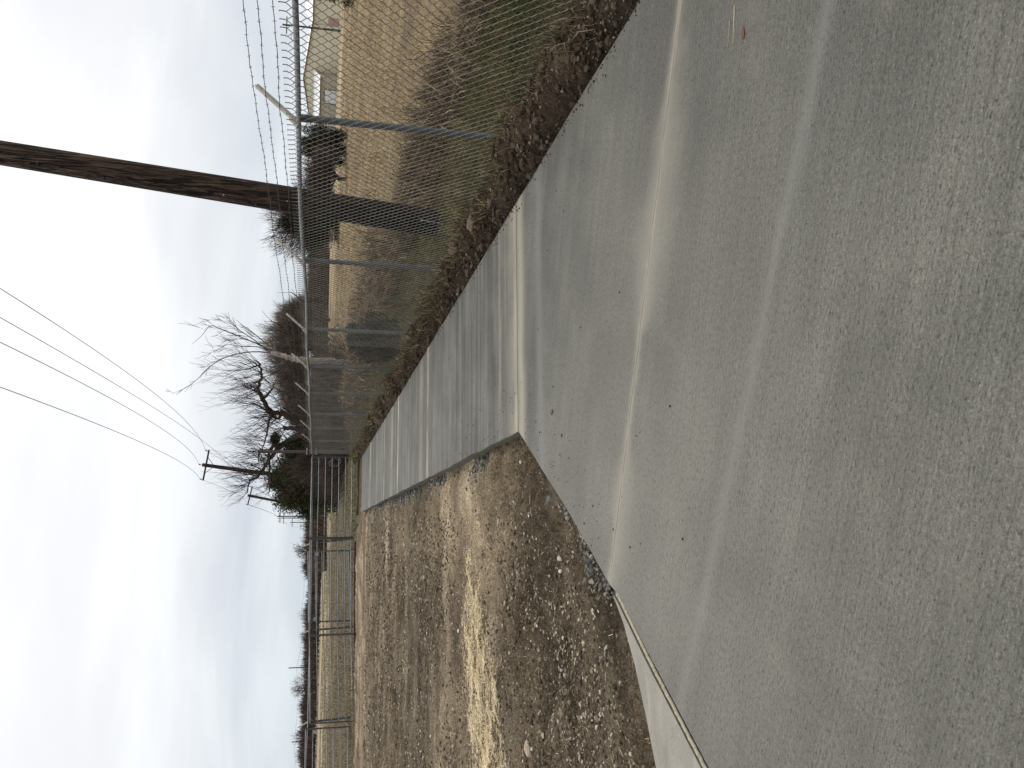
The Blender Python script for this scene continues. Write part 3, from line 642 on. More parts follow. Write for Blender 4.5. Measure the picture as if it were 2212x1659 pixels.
for i, py_ in enumerate(posts_y[:-1]):
    zb = -.3; m = MB()
    m.tube([(FX + .045, py_, zb), (FX + .045, py_, ZT - .02)], .030, 14)
    P_ = m.build('post', M['post'], fence, origin=(FX + .045, py_, 0))
    # cap with eye, then slanted arm
    m = MB(); m.tube([(FX + .045, py_, ZT - .10), (FX + .045, py_, ZT - .085), (FX + .045, py_, ZT - .012)], .034, 14)
    c = m.build('post_cap', M['post'], fence, origin=(FX + .045, py_, ZT))
    m = MB(); a0 = np.array([FX + .0, py_, ZT + .015]); tip = np.array([FX + arm_tip[0], py_, ZT + arm_tip[1]])
    d = tip - a0; L = np.linalg.norm(d); d /= L; nrm = np.cross(d, [0, 1., 0])
    rot = np.stack([d, [0, 1., 0], nrm], 1)
    m.box((0, -.027, -.004), (L, .027, .004), rot, a0); m.box((0, -.0275, -.022), (L * .98, -.0235, -.004), rot, a0); m.box((0, .0235, -.022), (L * .98, .0275, -.004), rot, a0)
    m.tube([a0 - d * .03, a0 + d * .06], .027, 10)
    m.build('barbed_wire_arm', M['arm'], fence, smooth=False, origin=a0)
# tie wires and fittings
for yt in list(np.arange(3.6, 30, .62)):
    if min(abs(yt - p) for p in posts_y) < .15: continue
    m = MB(); th = np.linspace(0, 6.6, 12)
    m.tube(np.stack([FX + .025 * np.cos(th) - .002, yt + .004 * th, ZT + .025 * np.sin(th)], -1), .0018, 4)
    m.build('tie_wire', M['wire'], fence, origin=(FX, yt, ZT))
# barbed strands
for si, fr in enumerate((.33, .66, .97)):
    m = MB(); bx_ = FX + arm_tip[0] * fr; bz = ZT + .02 + (arm_tip[1]) * fr + .012
    yy = np.arange(1.9, 36.3, .02); seg = np.interp(yy, posts_y, range(len(posts_y))); ph = seg - np.floor(seg)
    zc = bz - .014 * np.sin(np.pi * ph) + .003 * np.sin(yy * 5 + si) + .002 * np.sin(yy * 17)
    near = yy < 16
    for s_ in (0, np.pi):
        a = yy * 2 * np.pi / .055 + s_
        m.tube(np.stack([bx_ + .0018 * np.cos(a), yy, zc + .0018 * np.sin(a)], -1), .0021, 4, cap=False)
    for yb in np.arange(2.0 + si * .03, 36, .15):
        z_ = float(np.interp(yb, yy, zc)); aa = random.random() * 6.28
        th = np.linspace(0, 6.5, 7); m.tube(np.stack([bx_ + .0038 * np.cos(th), yb - .005 + th * .0016, z_ + .0038 * np.sin(th)], -1), .0014, 3, cap=False)
        for q in range(2):
            a = aa + q * 1.5; dx, dz = math.cos(a), math.sin(a); dy = (q - .5) * .012
            m.tube([(bx_ - dx * .016, yb + dy - .003, z_ - dz * .016), (bx_, yb + dy, z_), (bx_ + dx * .016, yb + dy + .003, z_ + dz * .016)], .0017, 3, cap=False)
    m.build('barbed_wire', M['barb'], fence)

# ------------------------------------------------------------------ utility poles
def pole(name, p0, p1, r0, r1, label, group=None, mat=None, k=20):
    p0 = np.array(p0, float); p1 = np.array(p1, float)
    e = empty(name, tuple(p0), label, 'utility pole', group)
    n = 24; t_ = np.linspace(0, 1, n)[:, None]; P = p0 + (p1 - p0) * t_
    P[0] -= (p1 - p0) / np.linalg.norm(p1 - p0) * .3
    m = MB(); m.tube(P, np.linspace(r0, r1, n), k); m.build('pole_shaft', mat or M['pole'], e, origin=p0)
    return e, p0, p1
b0 = np.array([4.486, 11.6, -.02]); b1 = at(0, 330, 11.6); dirp = (b1 - b0) / (b1[2] - b0[2]); NT_ = b0 + dirp * 11.0
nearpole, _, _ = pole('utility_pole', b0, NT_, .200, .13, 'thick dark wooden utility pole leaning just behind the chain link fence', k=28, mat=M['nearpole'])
m = MB(); yv = np.linspace(0, 2.2, 14); P = b0 + dirp * yv[:, None] + np.array([-.06, -.188, 0]) ; m.tube(P[:3], .006, 6); m.build('ground_wire', M['rail'], nearpole, origin=b0)
for q_, (zz0, aa) in enumerate(((2.62, 3.5), (3.05, 3.9), (4.6, 3.7), (2.2, 4.2), (5.4, 4.0))):
    c0 = b0 + dirp * zz0; m = MB(); a_ = np.array([math.cos(aa), math.sin(aa), 0]); pr = .196 - .005 * zz0
    m.tube([c0 + a_ * (pr - .02), c0 + a_ * (pr + .012)], .012 if q_ % 2 else .02, 6); m.build('bolt', M['rail'] if q_ % 2 else M['blk'], nearpole, origin=c0)
def crossarm(e, top, d, half, zoff, s=.055, yaw=0, ins=True, braces=True, name='crossarm'):
    c = top + d * zoff; lat = np.cross(d, [0, 1., 0]); lat /= np.linalg.norm(lat)
    lat = lat * math.cos(yaw) + np.array([0, 1., 0]) * math.sin(yaw); fw = np.cross(lat, d)
    rot = np.stack([lat, fw, d], 1); m = MB(); m.box((-half, -s * .9 - .12, -s), (half, s * .9 - .12, s), rot, c); ca = m.build(name, M['pole'], e, smooth=False, origin=c)
    tips = []
    for sx in (-1, 1):
        q = c + lat * half * .93 * sx + fw * -.12 + d * s
        if ins:
            m = MB(); m.tube([q, q + d * .06, q + d * .10, q + d * .16, q + d * .2], [.02, .02, .055, .06, .035], 8); m.build('insulator', M['porc'], e, origin=q)
        tips.append(q + d * .2)
        if braces:
            m = MB(); m.tube([c + lat * half * .5 * sx + fw * -.14 - d * s, c - d * .62 + fw * -.1], .022, 5); m.build('brace', M['pole'], e, origin=c)
    return tips
ct = NT_ + dirp * -.35
tipsN = crossarm(nearpole, NT_, dirp / np.linalg.norm(dirp), 1.2, -.35)
qn = NT_; m = MB(); m.tube([qn, qn + dirp * .1, qn + dirp * .18], [.03, .06, .04], 8); m.build('insulator', M['porc'], nearpole, origin=qn)
# second pole, 70 m out
q0 = at(700, 1040, 70.); q1 = at(437, 1004, 70.); dq = (q1 - q0) / (q1[2] - q0[2]); q0 = q0 - dq * (q0[2] + .02)
farpole, _, _ = pole('utility_pole', q0, q1, .19, .14, 'leaning brown utility pole with one crossarm behind the juniper tree')
dqn = dq / np.linalg.norm(dq)
tipsF = crossarm(farpole, q1, dqn, 1.22, -.30, .06)
m = MB(); m.tube([q1, q1 + dqn * .15, q1 + dqn * .2, q1 + dqn * .28], [.02, .03, .07, .04], 8); m.build('insulator', M['porc'], farpole, origin=q1)
neut = q1 - dqn * 2.2
def wire(name, a, b, sag, r, label, end=None, n=60):
    t_ = np.linspace(0, 1, n)[:, None]; P = a + (b - a) * t_; P[:, 2] -= (4 * sag * t_ * (1 - t_))[:, 0]
    m = MB(); m.tube(P, r, 5); return tag(m.build(name, M['cable'], origin=a), label, 'power line')
# each wire: far end on the pole at 70 m, passing through a measured sight line at 26 m out, ending at the near pole
def fit(a, px, Y, b, sag_guess=1.0):
    tgt = at(*px, Y); t_ = (a[1] - Y) / (a[1] - b[1]); lin = a + (b - a) * t_
    # bend the near end so that the wire crosses the sight line
    sag = (lin[2] - tgt[2]) / (4 * t_ * (1 - t_)); return sag, lin, tgt
wires = [(tipsF[1] if tipsF[1][0] > tipsF[0][0] else tipsF[0], (0, 621), 'upper right', .011), (neut, (0, 686), 'low neutral', .008), (q1 + dqn * .28, (0, 740), 'centre', .011), (tipsF[0] if tipsF[1][0] > tipsF[0][0] else tipsF[1], (0, 835), 'left', .011)]
labels = ['rightmost power line, from the right end of the far crossarm', 'lowest power line, tied to the far pole below its crossarm', 'power line from the very top of the far pole', 'leftmost power line, from the left end of the far crossarm']
midpx = [(221.7, 768), (329, 880), (329, 914.6), (329, 967)]
def proj(p):
    c = RM.T @ (np.array(p, float) - np.array([0, 0, EYE])); return np.array([1106 + 1800 * c[0] / -c[2], 829.5 - 1800 * c[1] / -c[2]])
for (a, px, nm, r), lb, mp_ in zip(wires, labels, midpx):
    # end point near the near pole, found so both sight lines are met
    best = None
    for Yb in (11.6,):
        for xb in np.arange(1.5, 7.5, .15):
            for zb in np.arange(7.5, 13.5, .25):
                for sag in (.6, .9, 1.2, 1.6, 2.0, 2.6):
                    b = np.array([xb, Yb, zb]); t_ = np.linspace(0, .95, 40)[:, None]; P = a + (b - a) * t_; P[:, 2] -= (4 * sag * t_ * (1 - t_))[:, 0]
                    c = (P - np.array([0, 0, EYE])) @ RM; uu = 1106 + 1800 * c[:, 0] / -c[:, 2]; vv = 829.5 - 1800 * c[:, 1] / -c[:, 2]
                    if uu.min() > 0: continue
                    o = np.argsort(uu); e = abs(np.interp(0, uu[o], vv[o]) - px[1]) + abs(np.interp(mp_[0], uu[o], vv[o]) - mp_[1]) + .6 * abs(zb - 10.4) + .3 * abs(xb - 4.8)
                    if best is None or e < best[0]: best = (e, b, sag)
    print('wire', nm, best)
    wire('power_line', a, best[1], best[2], r, lb)

# farther poles of the same line
p2a = at(612, 1085, 110.); p2b = at(535, 1070, 110.); d2 = (p2b - p2a) / (p2b[2] - p2a[2]); p2a = p2a - d2 * p2a[2]
e2, _, _ = pole('utility_pole', p2a, p2b, .2, .15, 'leaning thinner utility pole left of the crossarm pole behind bare twigs')
crossarm(e2, p2b, d2 / np.linalg.norm(d2), 1.2, -.3, .07, 0, True, False)
zz = lambda x, y: ((600 + x * .5425) / 1.8229, (1300 + y * .5425) / 1.8229)
prev = [tipsF[0], tipsF[1]]; prevl = None
fars = [(905, 1352, 300, 'first and tallest in the row of distant poles left of the juniper'), (935, 1364, 360, 'second in the row of distant poles left of the juniper'), (1000, 1396, 430, 'third in the row of distant poles left of the juniper'), (1066, 1422, 560, 'last and shortest in the row of distant poles left of the juniper')]
M['farpole'] = NT('weathered_pole').fin((.05, .042, .04), .9)
for a_, b_, Y_, lb in fars:
    t_ = at(*zz(a_, b_), Y_); bs = np.array([t_[0] , Y_, -.2]); e, _, _ = pole('utility_pole', bs, t_, .26, .2, 'far utility pole, ' + lb, mat=M['farpole'], k=6)
    m = MB(); m.box((-2.2, -.15, -.13), (2.2, .15, .13), np.eye(3), t_ + [0, -.3, -1.]); m.build('crossarm', M['farpole'], e, origin=t_)
m = MB()
def sagline(a, b, sag, r, n=16):
    t2 = np.linspace(0, 1, n)[:, None]; P = a + (b - a) * t2; P[:, 2] -= (4 * sag * t2 * (1 - t2))[:, 0]; m.tube(P, r, 3)
for s_ in (-1, 1):
    a = tipsF[0] if s_ < 0 else tipsF[1]
    if (tipsF[1][0] < tipsF[0][0]): a = tipsF[1] if s_ < 0 else tipsF[0]
    q = p2b + np.array([s_ * 1.15, 0, -.1]); sagline(a, q, .8, .012)
    pts = [q] + [at(*zz(f[0], f[1]), f[2]) + np.array([s_ * 2.1, 0, -.8]) for f in fars]
    for u_, v_ in zip(pts[:-1], pts[1:]): sagline(u_, v_, 2, .03)
sagline(neut, p2b + d2 * -1.5, .8, .009)
tag(m.build('power_line', M['cable']), 'thin power lines running on from the crossarm pole to the distant poles', 'power line')
# line crossing the far field parallel to the horizon
m = MB(); pt = [at(650, 1100, 320), at(650.5, 1190, 320), at(651, 1320, 320), at(640, 1443, 320), at(634, 1603, 320), at(632, 1760, 320)]
for a, b in zip(pt[:-1], pt[1:]): sagline(a, b, 1.0, .03)
pt2 = [p + np.array([0, 0, -1.6]) for p in pt]
for a, b in zip(pt2[:-1], pt2[1:]): sagline(a, b, 1.0, .03)
tag(m.build('power_line', M['cable']), 'pair of thin lines stretched low over the far treeline', 'power line')
for x_, y_, lb in ((623, 1443, 'thin far pole standing at the tall bare tree on the horizon'), (630, 1603, 'thin far pole above the leftmost far trees')):
    t_ = at(x_, y_, 320); pole('utility_pole', (t_[0], 320, -.3), t_, .22, .18, lb, mat=M['farpole'], k=6)
# pole in front of the building
t_ = at(610, 53, 150.); bb = gr(731, 66, 0); 
bb = np.array([at(731, 66, 150.)[0], 150., -.2]); e, _, _ = pole('utility_pole', bb, t_, .22, .17, 'dark pole standing in front of the metal building', mat=M['farpole'], k=10)
m = MB(); lt = np.array([.95, -.3, 0]); m.tube([t_ + lt * 1.6 - [0, 0, .8], t_ - lt * 1.6 - [0, 0, .8]], .10, 5); m.build('crossarm', M['farpole'], e, origin=t_)

# ------------------------------------------------------------------ brown gate post with a camera on top
gp = empty('gate_post', (3.56, 37.3, 0), 'tall rust brown steel post at the end of the fence', 'post')
m = MB(); m.tube([(3.60, 37.3, -.3), (3.53, 37.3, 4.12)], .066, 10); m.build('post_shaft', M['rust'], gp, origin=(3.56, 37.3, 0))
m = MB(); m.box((3.10, 37.26, 4.08), (3.56, 37.34, 4.15)); m.build('bracket', M['rust'], gp, smooth=False, origin=(3.5, 37.3, 4.1))
for zh in (1.7, 2.1):
    m = MB(); m.box((3.44, 37.22, zh), (3.72, 37.38, zh + .05)); m.build('hinge_band', M['rail'], gp, smooth=False, origin=(3.5, 37.3, 2))
sc_ = empty('security_camera', (3.2, 37.25, 4.1), 'small black camera hanging on a white bracket from the brown post', 'camera')
m = MB(); m.tube([(3.22, 37.28, 4.08), (3.22, 37.22, 4.0)], .05, 8); m.box((3.14, 37.16, 4.0), (3.30, 37.3, 4.09)); m.build('mount', M['white'], sc_, smooth=False, origin=(3.2, 37.25, 4.1))
m = MB(); m.tube([(3.2, 37.34, 4.02), (3.2, 37.2, 4.0), (3.2, 37.05, 3.96)], [.07, .10, .085], 10); m.build('camera_body', M['blk'], sc_, origin=(3.2, 37.25, 4.0))
m = MB(); m.tube([(3.2, 37.06, 3.96), (3.2, 37.03, 3.955)], .05, 10); m.build('lens', M['porc'], sc_, origin=(3.2, 37.05, 3.96))

# ------------------------------------------------------------------ back chain link run and pipe panels
GY0 = 37.5
bf = empty('chain_link_fence', (-3.9, GY0 + .12, 0), 'low chain link fence run with thin top rail behind the pipe panels', 'fence')
l2 = [(3.455, 1.865), (.6, 1.806), (-2.6, 1.738), (-3.915, 1.725), (-5.7, 1.727), (-7.63, 1.695), (-9.44, 1.714), (-12.5, 1.70), (-16, 1.66)]
def l2z(x): return float(np.interp(-x, [-p[0] for p in l2], [p[1] for p in l2]))
m = MB(); xs_ = np.linspace(3.45, -16, 80); m.tube(np.stack([xs_, np.full(80, GY0 + .05), [l2z(v) for v in xs_]], -1), .024, 8); m.build('top_rail', M['rail'], bf)
m = MB(); D = .15; w = D / 2
for k_ in range(int(19.3 / w)):
    xb = 3.4 - k_ * w; z1 = l2z(xb); q = np.arange(int(1.8 / w)); par = (q + k_) % 2
    m.tube(np.stack([xb - par * w, np.full(len(q), GY0 + .12), z1 - q * w], -1), .0022, 3, cap=False)
m.build('chain_link_mesh', M['wire'], bf)
for xb, xt in ((-.161, -.42), (-3.89, -4.02), (-7.561, -7.72), (-11.3, -11.4)):
    z1 = l2z(xt); zb = -.02 * abs(xb) - .1
    m = MB(); m.tube([(xb, GY0 + .10, zb - .1), (xt * .75 + xb * .25, GY0 + .10, z1)], .042, 10); m.build('post', M['post'], bf, origin=(xb, GY0, 0))
    m = MB(); m.tube([(xt * .75 + xb * .25, GY0 + .10, z1 + .02), (xt - .10, GY0 - .15, z1 + .40)], [.03, .022], 6); m.build('barbed_wire_arm', M['arm'], bf, origin=(xt, GY0, z1))
def pipe_panel(x0, x1, z0t, z1t, label, h=1.73, r=.024, y=GY0, name='corral_fence', plates=False, group='pipe panels across the end of the lot', ext=True, lean=.0):
    e = empty(name, ((x0 + x1) / 2, y, z1t - h), label, 'gate' if plates else 'fence panel', group)
    n = 7; zt = [z0t, z1t]
    for i in range(n):
        rr = r * 1.25 if i in (0, n - 1) else r * .78
        dz = h * i / (n - 1); m = MB(); a = (x0, y, z0t - dz); b = (x1, y, z1t - dz)
        mid = ((x0 + x1) / 2, y, (z0t + z1t) / 2 - dz - (.012 if 0 < i < n - 1 else 0))
        m.tube([a, mid, b], rr, 8); m.build('rail', M['panel'], e, origin=a)
    for xx, zz_ in ((x0, z0t), (x1, z1t)):
        m = MB(); m.tube([(xx, y + .001, zz_ + (.02)), (xx, y + .001, zz_ - h - .10)], r * 1.35, 8); m.build('upright', M['rail'], e, origin=(xx, y, zz_))
    if plates:
        for xx, s_ in ((x0, -1), (x1, 1)):
            for dz in (.32, 1.28):
                m = MB(); zc = (z0t + z1t) / 2 - dz; m.box((xx + min(s_ * .04, s_ * .20), y - .035, zc - .075), (xx + max(s_ * .04, s_ * .20), y - .028, zc + .075)); m.build('latch_plate', M['rail'], e, smooth=False, origin=(xx, y, zc))
    for xx in ((x0 * .7 + x1 * .3), (x0 * .3 + x1 * .7)):
        m = MB(); zc = np.interp(xx, sorted((x0, x1)), [z1t, z0t]) - h; m.box((xx - .02, y - .04, zc - .13), (xx + .02, y + .04, zc)); m.build('foot', M['rail'], e, smooth=False, origin=(xx, y, zc))
    return e
pipe_panel(3.36, -.13, 1.89, 1.852, 'rightmost pipe panel, beside the brown post', name='corral_fence', y=GY0)
pipe_panel(-.19, -4.17, 1.852, 1.755, 'long pipe panel in front of the small gate', y=GY0 - .06)
pipe_panel(-4.20, -7.72, 1.745, 1.60, 'pipe panel left of the small gate, ending at the tilted post', y=GY0)
pipe_panel(-.70, -3.66, 1.92, 1.80, 'narrow pipe gate with square latch plates behind the long panel', name='pipe_gate', plates=True, y=GY0 + .28)
pipe_panel(-7.92, -13.0, 1.77, 1.68, 'pipe gate cut off by the left border of the photo', name='pipe_gate', plates=True, y=GY0 - .05)
# timber boards lying in front
def board(x0, x1, y, z0, z1, h, d, label, mat=None):
    m = MB(); n = 24; xs_ = np.linspace(x0, x1, n); zz_ = np.linspace(z0, z1, n) + (fbm(xs_ * .8, xs_ * 0, 5, 2) - .5) * .03
    V = []; 
    for a, b, c in zip(xs_, zz_, [y] * n): V += [(a, c, b), (a, c, b + h), (a, c + d, b + h), (a, c + d, b)]
    i = np.arange(n - 1)[:, None] * 4; F = np.concatenate([i + np.array([[q, (q + 1) % 4, (q + 1) % 4 + 4, q + 4]]) for q in range(4)])
    m.add(V, F); m.f.append(np.array([[0, 1, 2, 3], [4 * n - 4, 4 * n - 3, 4 * n - 2, 4 * n - 1]]))
    return tag(m.build('timber_board', mat or M['board'], smooth=False, origin=(x0, y, z0)), label, 'board')
board(3.0, .75, 34.6, -.09, -.10, .15, .05, 'weathered board standing on edge past the end of the path')
board(-.3, -5.1, 36.2, -.08, -.17, .12, .045, 'long reddish board lying under the pipe panels', M['rust'])
board(.45, .10, 35.0, -.06, .10, .05, .06, 'short broken board poking up beside the path end')

# ------------------------------------------------------------------ trees
class Tree:
    def __init__(s, seed): s.r = random.Random(seed); s.m = MB(); s.tw = MB(); s.q = []
    def tube(s, P, r0, r1, k): s.m.tube(P, np.linspace(r0, r1, len(P)), k)
    def limb(s, pts, r0, r1, k=8, n=6):
        P = np.array(pts, float); t_ = np.linspace(0, len(P) - 1, (len(P) - 1) * n + 1)
        # catmull-rom smoothing
        E = np.vstack([2 * P[0] - P[1], P, 2 * P[-1] - P[-2]]); o = []
        for t in t_:
            i = min(int(t), len(P) - 2); f = t - i; a, b, c, d = E[i:i + 4]
            o.append(.5 * ((2 * b) + (-a + c) * f + (2 * a - 5 * b + 4 * c - d) * f * f + (-a + 3 * b - 3 * c + d) * f ** 3))
        o = np.array(o); o[1:-1] += rng.normal(0, r0 * .12, (len(o) - 2, 3)); s.tube(o, r0, r1, k); return o, np.linspace(r0, r1, len(o))
    def branch(s, p, d, L, r, depth, up=.15, wig=.22, kids=3, spread=.7, minr=.006):
        d = d / np.linalg.norm(d); n = max(3, int(L / .25) if L < 2 else 7); n = min(n, 7)
        P = [p]; q = p.copy(); dd = d.copy()
        for i in range(n):
            dd = dd + np.array([s.r.gauss(0, wig), s.r.gauss(0, wig), s.r.gauss(0, wig) + up]) * (1. / n ** .5) ; dd /= np.linalg.norm(dd)
            q = q + dd * L / n; P.append(q.copy())
        P = np.array(P); k = 6 if r > .04 else (4 if r > .015 else 3)
        s.m.tube(P, np.linspace(r, max(r * .45, minr * .7), len(P)), k, cap=False)
        if depth <= 0: return
        for j in range(kids):
            f = .25 + .75 * (j + s.r.random()) / kids; i = min(int(f * n), n - 1)
            bp = P[i] + (P[i + 1] - P[i]) * (f * n - i)
            ax = np.array([s.r.gauss(0, 1) for _ in range(3)]); t_ = P[i + 1] - P[i]; t_ /= np.linalg.norm(t_); ax -= t_ * ax.dot(t_); ax /= np.linalg.norm(ax)
            nd = t_ * math.cos(spread) + ax * math.sin(spread)
            s.branch(bp, nd, L * (.5 + .3 * s.r.random()), max(r * .55, minr), depth - 1, up, wig, kids, spread, minr)
    def build(s, name, mat, parent, origin): return s.m.build(name, mat, parent, origin=origin)
M['bark'] = rnd_ramp('dark_bark', [(0, (.030, .024, .020)), (1, (.070, .056, .048))], .9, .1, 6, 9)
M['twig'] = rnd_ramp('twig_bark', [(0, (.055, .045, .042)), (1, (.13, .105, .095))], .9, .1)
M['palebark'] = rnd_ramp('pale_bark', [(0, (.16, .14, .125)), (1, (.26, .23, .21))], .9, .1, 5)
M['brownbark'] = rnd_ramp('brown_bark', [(0, (.050, .036, .032)), (1, (.115, .082, .075))], .9, .1)

# big crooked bare tree at the corner of the fence
Yt = 48.
z3 = lambda x, y, Y=Yt: at(*zz(x, y), Y)
base = np.array([5.75, Yt, 0.])
tr = empty('bare_tree', tuple(base), 'large dark bare tree with crooked limbs at the end of the fence', 'tree')
T = Tree(3)
lim = []
lim.append(T.limb([base - [0, 0, .3], [5.8, Yt, 1.0], z3(1150, 722)], .34, .26, 12))
L1 = T.limb([z3(1150, 722), z3(1060, 672), z3(945, 604), z3(868, 598), z3(800, 500, 47.6), z3(768, 430, 47.3), z3(792, 340, 47), z3(780, 250, 46.6), z3(740, 215, 46.4)], .20, .028, 10); lim.append(L1)
L1b = T.limb([z3(1120, 720), z3(1040, 716, 48.2), z3(950, 712, 48.3)], .15, .11, 10)
L2 = T.limb([z3(1150, 728), z3(1040, 780, 48.3), z3(960, 820, 48.6), z3(885, 892, 49), z3(820, 985, 49.3), z3(760, 1065, 49.5), z3(705, 1100, 49.6), z3(690, 1180, 49.8)], .19, .025, 10); lim.append(L2)
L3 = T.limb([z3(945, 604), z3(900, 640, 48.4), z3(790, 560, 48.6), z3(700, 520, 49)], .10, .02, 6)
L4 = T.limb([z3(960, 820, 48.6), z3(860, 860, 48.4), z3(850, 1000, 48.6), z3(860, 1090, 48.8), z3(848, 1180, 49)], .13, .025, 6)
L5 = T.limb([z3(800, 500, 47.6), z3(860, 440, 47.8), z3(900, 360, 48)], .09, .02, 6)
L6 = T.limb([z3(780, 250, 46.6), z3(700, 280, 46.4), z3(590, 295, 46.2), z3(510, 290, 46.)], .045, .012, 5)
L7 = T.limb([z3(868, 598), z3(840, 690, 48), z3(820, 800, 48), z3(780, 900, 48.2)], .08, .02, 5)
L8 = T.limb([z3(1060, 672), z3(1000, 600, 48.5), z3(960, 520, 48.8), z3(930, 450, 49)], .09, .02, 5)
rr = random.Random(5)
for (P, R), nb in ((L1, 62), (L1b, 11), (L2, 60), (L3, 20), (L4, 32), (L5, 16), (L6, 12), (L7, 18), (L8, 20)):
    for j in range(nb):
        i = rr.randrange(max(1, len(P) // 6), len(P)); d = np.array([rr.gauss(0, .8), rr.gauss(0, .5), .35 + rr.random() * .9])
        T.branch(P[i], d, .65 + rr.random() * 1.15, min(R[i] * .35, .020), 1 if rr.random() < .85 else 2, up=.26, wig=.14, kids=3, spread=.42, minr=.0055)
T.build('branches', M['bark'], tr, base)
m = MB()
for (zx, zy, rd) in ((1010, 850, .42), (890, 790, .30), (1060, 800, .45), (1010, 890, .35)):
    c_ = z3(zx, zy, 48.6); g = np.random.default_rng(int(zx)); n_ = 1500; p_ = c_ + g.normal(0, .5, (n_, 3)) * rd * np.array([1, 1, .8]); a_ = g.normal(0, 1, (n_, 3)) * .055; b_ = g.normal(0, 1, (n_, 3)) * .03
    m.add(np.stack([p_ - b_, p_ + b_, p_ + a_], 1).reshape(-1, 3), np.arange(n_ * 3).reshape(-1, 3), np.repeat(g.random(n_), 3))
m.build('ivy', rnd_ramp('ivy_leaves', [(0, (.012, .016, .008)), (1, (.05, .055, .025))], .8), tr, smooth=False, origin=base)

# thin pale tree in front of the grove
Yt2 = 44.; z4 = lambda x, y, Y=Yt2: at(x, y, Y); base = np.array([9.0, Yt2, 0.])
tr = empty('pale_tree', tuple(base), 'slender bare tree with pale trunk and long upright branches', 'tree')
T = Tree(8)
A = T.limb([base - [0, 0, .3], z4(660, 778), z4(636, 776), z4(610, 768), z4(585, 763)], .17, .11, 8)
bl = []
bl.append(T.limb([z4(600, 765), z4(560, 745), z4(520, 728), z4(480, 712), z4(455, 704), z4(436, 725), z4(414, 744)], .038, .006, 6))
bl.append(T.limb([z4(600, 765), z4(560, 760), z4(520, 763), z4(480, 775), z4(450, 795), z4(425, 820), z4(400, 838), z4(371, 851)], .038, .006, 6))
bl.append(T.limb([z4(585, 763), z4(550, 735), z4(520, 715), z4(500, 700), z4(470, 690)], .032, .008, 5))
bl.append(T.limb([z4(590, 764), z4(560, 750), z4(520, 748), z4(490, 745), z4(460, 760)], .03, .008, 5))
bl.append(T.limb([z4(610, 768), z4(580, 745), z4(550, 722), z4(535, 712)], .04, .010, 5))
bl.append(T.limb([z4(630, 774), z4(600, 800), z4(570, 815), z4(545, 822)], .04, .010, 5))
for P, R in bl:
    for j in range(10):
        i = rr.randrange(len(P) // 4, len(P)); t_ = P[min(i + 1, len(P) - 1)] - P[i - 1]; t_ /= np.linalg.norm(t_) + 1e-9
        T.branch(P[i], t_ + np.array([rr.gauss(0, .6), rr.gauss(0, .5), .3]), .35 + rr.random() * .7, min(R[i] * .5, .018), 1, up=.1, wig=.2, kids=3, spread=.5, minr=.010)
T.build('branches', M['twig'], tr, base)
m2 = MB(); m2.tube(A[0] + np.array([-.004, -.01, 0]), A[1] * 1.04, 10); m2.build('trunk', M['palebark'], tr, origin=base)

def twig_crown(m, cen, rad, n, L, r, seed, bias=.5, core=.25, k=3, noise=.55):
    """thousands of fine upward-fanning twigs filling a crown volume with an uneven outline"""
    g = np.random.default_rng(seed); cen = np.array(cen, float); rad = np.array(rad, float)
    d = g.normal(0, 1, (n, 3)); d /= np.linalg.norm(d, axis=1)[:, None]; d[:, 2] = np.abs(d[:, 2]) * 1. - .25 * g.random(n)
    rr_ = (core + (1 - core) * g.random(n) ** .6)
    lump = 1 + noise * (fbm(d[:, 0] * 3.4 + 5, d[:, 2] * 3.4 + d[:, 1] * 2 + 5, seed, 3) - .5) * 2
    p0 = cen + d * rad * (rr_ * lump)[:, None]
    dd = d * np.array([1, 1, .8]) + np.array([0, 0, bias]) + g.normal(0, .35, (n, 3)); dd /= np.linalg.norm(dd, axis=1)[:, None]
    LL = L * (.5 + g.random(n)); p1 = p0 + dd * LL[:, None]; w = r * (.6 + .8 * g.random(n))
    sd_ = np.cross(dd, g.normal(0, 1, (n, 3))); sd_ /= np.linalg.norm(sd_, axis=1)[:, None]; sd2 = np.cross(dd, sd_)
    V = np.stack([p0 + sd_ * w[:, None], p0 - sd_ * w[:, None] * .5 + sd2 * w[:, None] * .8, p0 - sd_ * w[:, None] * .5 - sd2 * w[:, None] * .8, p1], 1).reshape(-1, 3)
    i = np.arange(n)[:, None] * 4; F = np.concatenate([i + np.array([[0, 1, 3]]), i + np.array([[1, 2, 3]]), i + np.array([[2, 0, 3]])])
    m.add(V, F, np.repeat(g.random(n), 4))
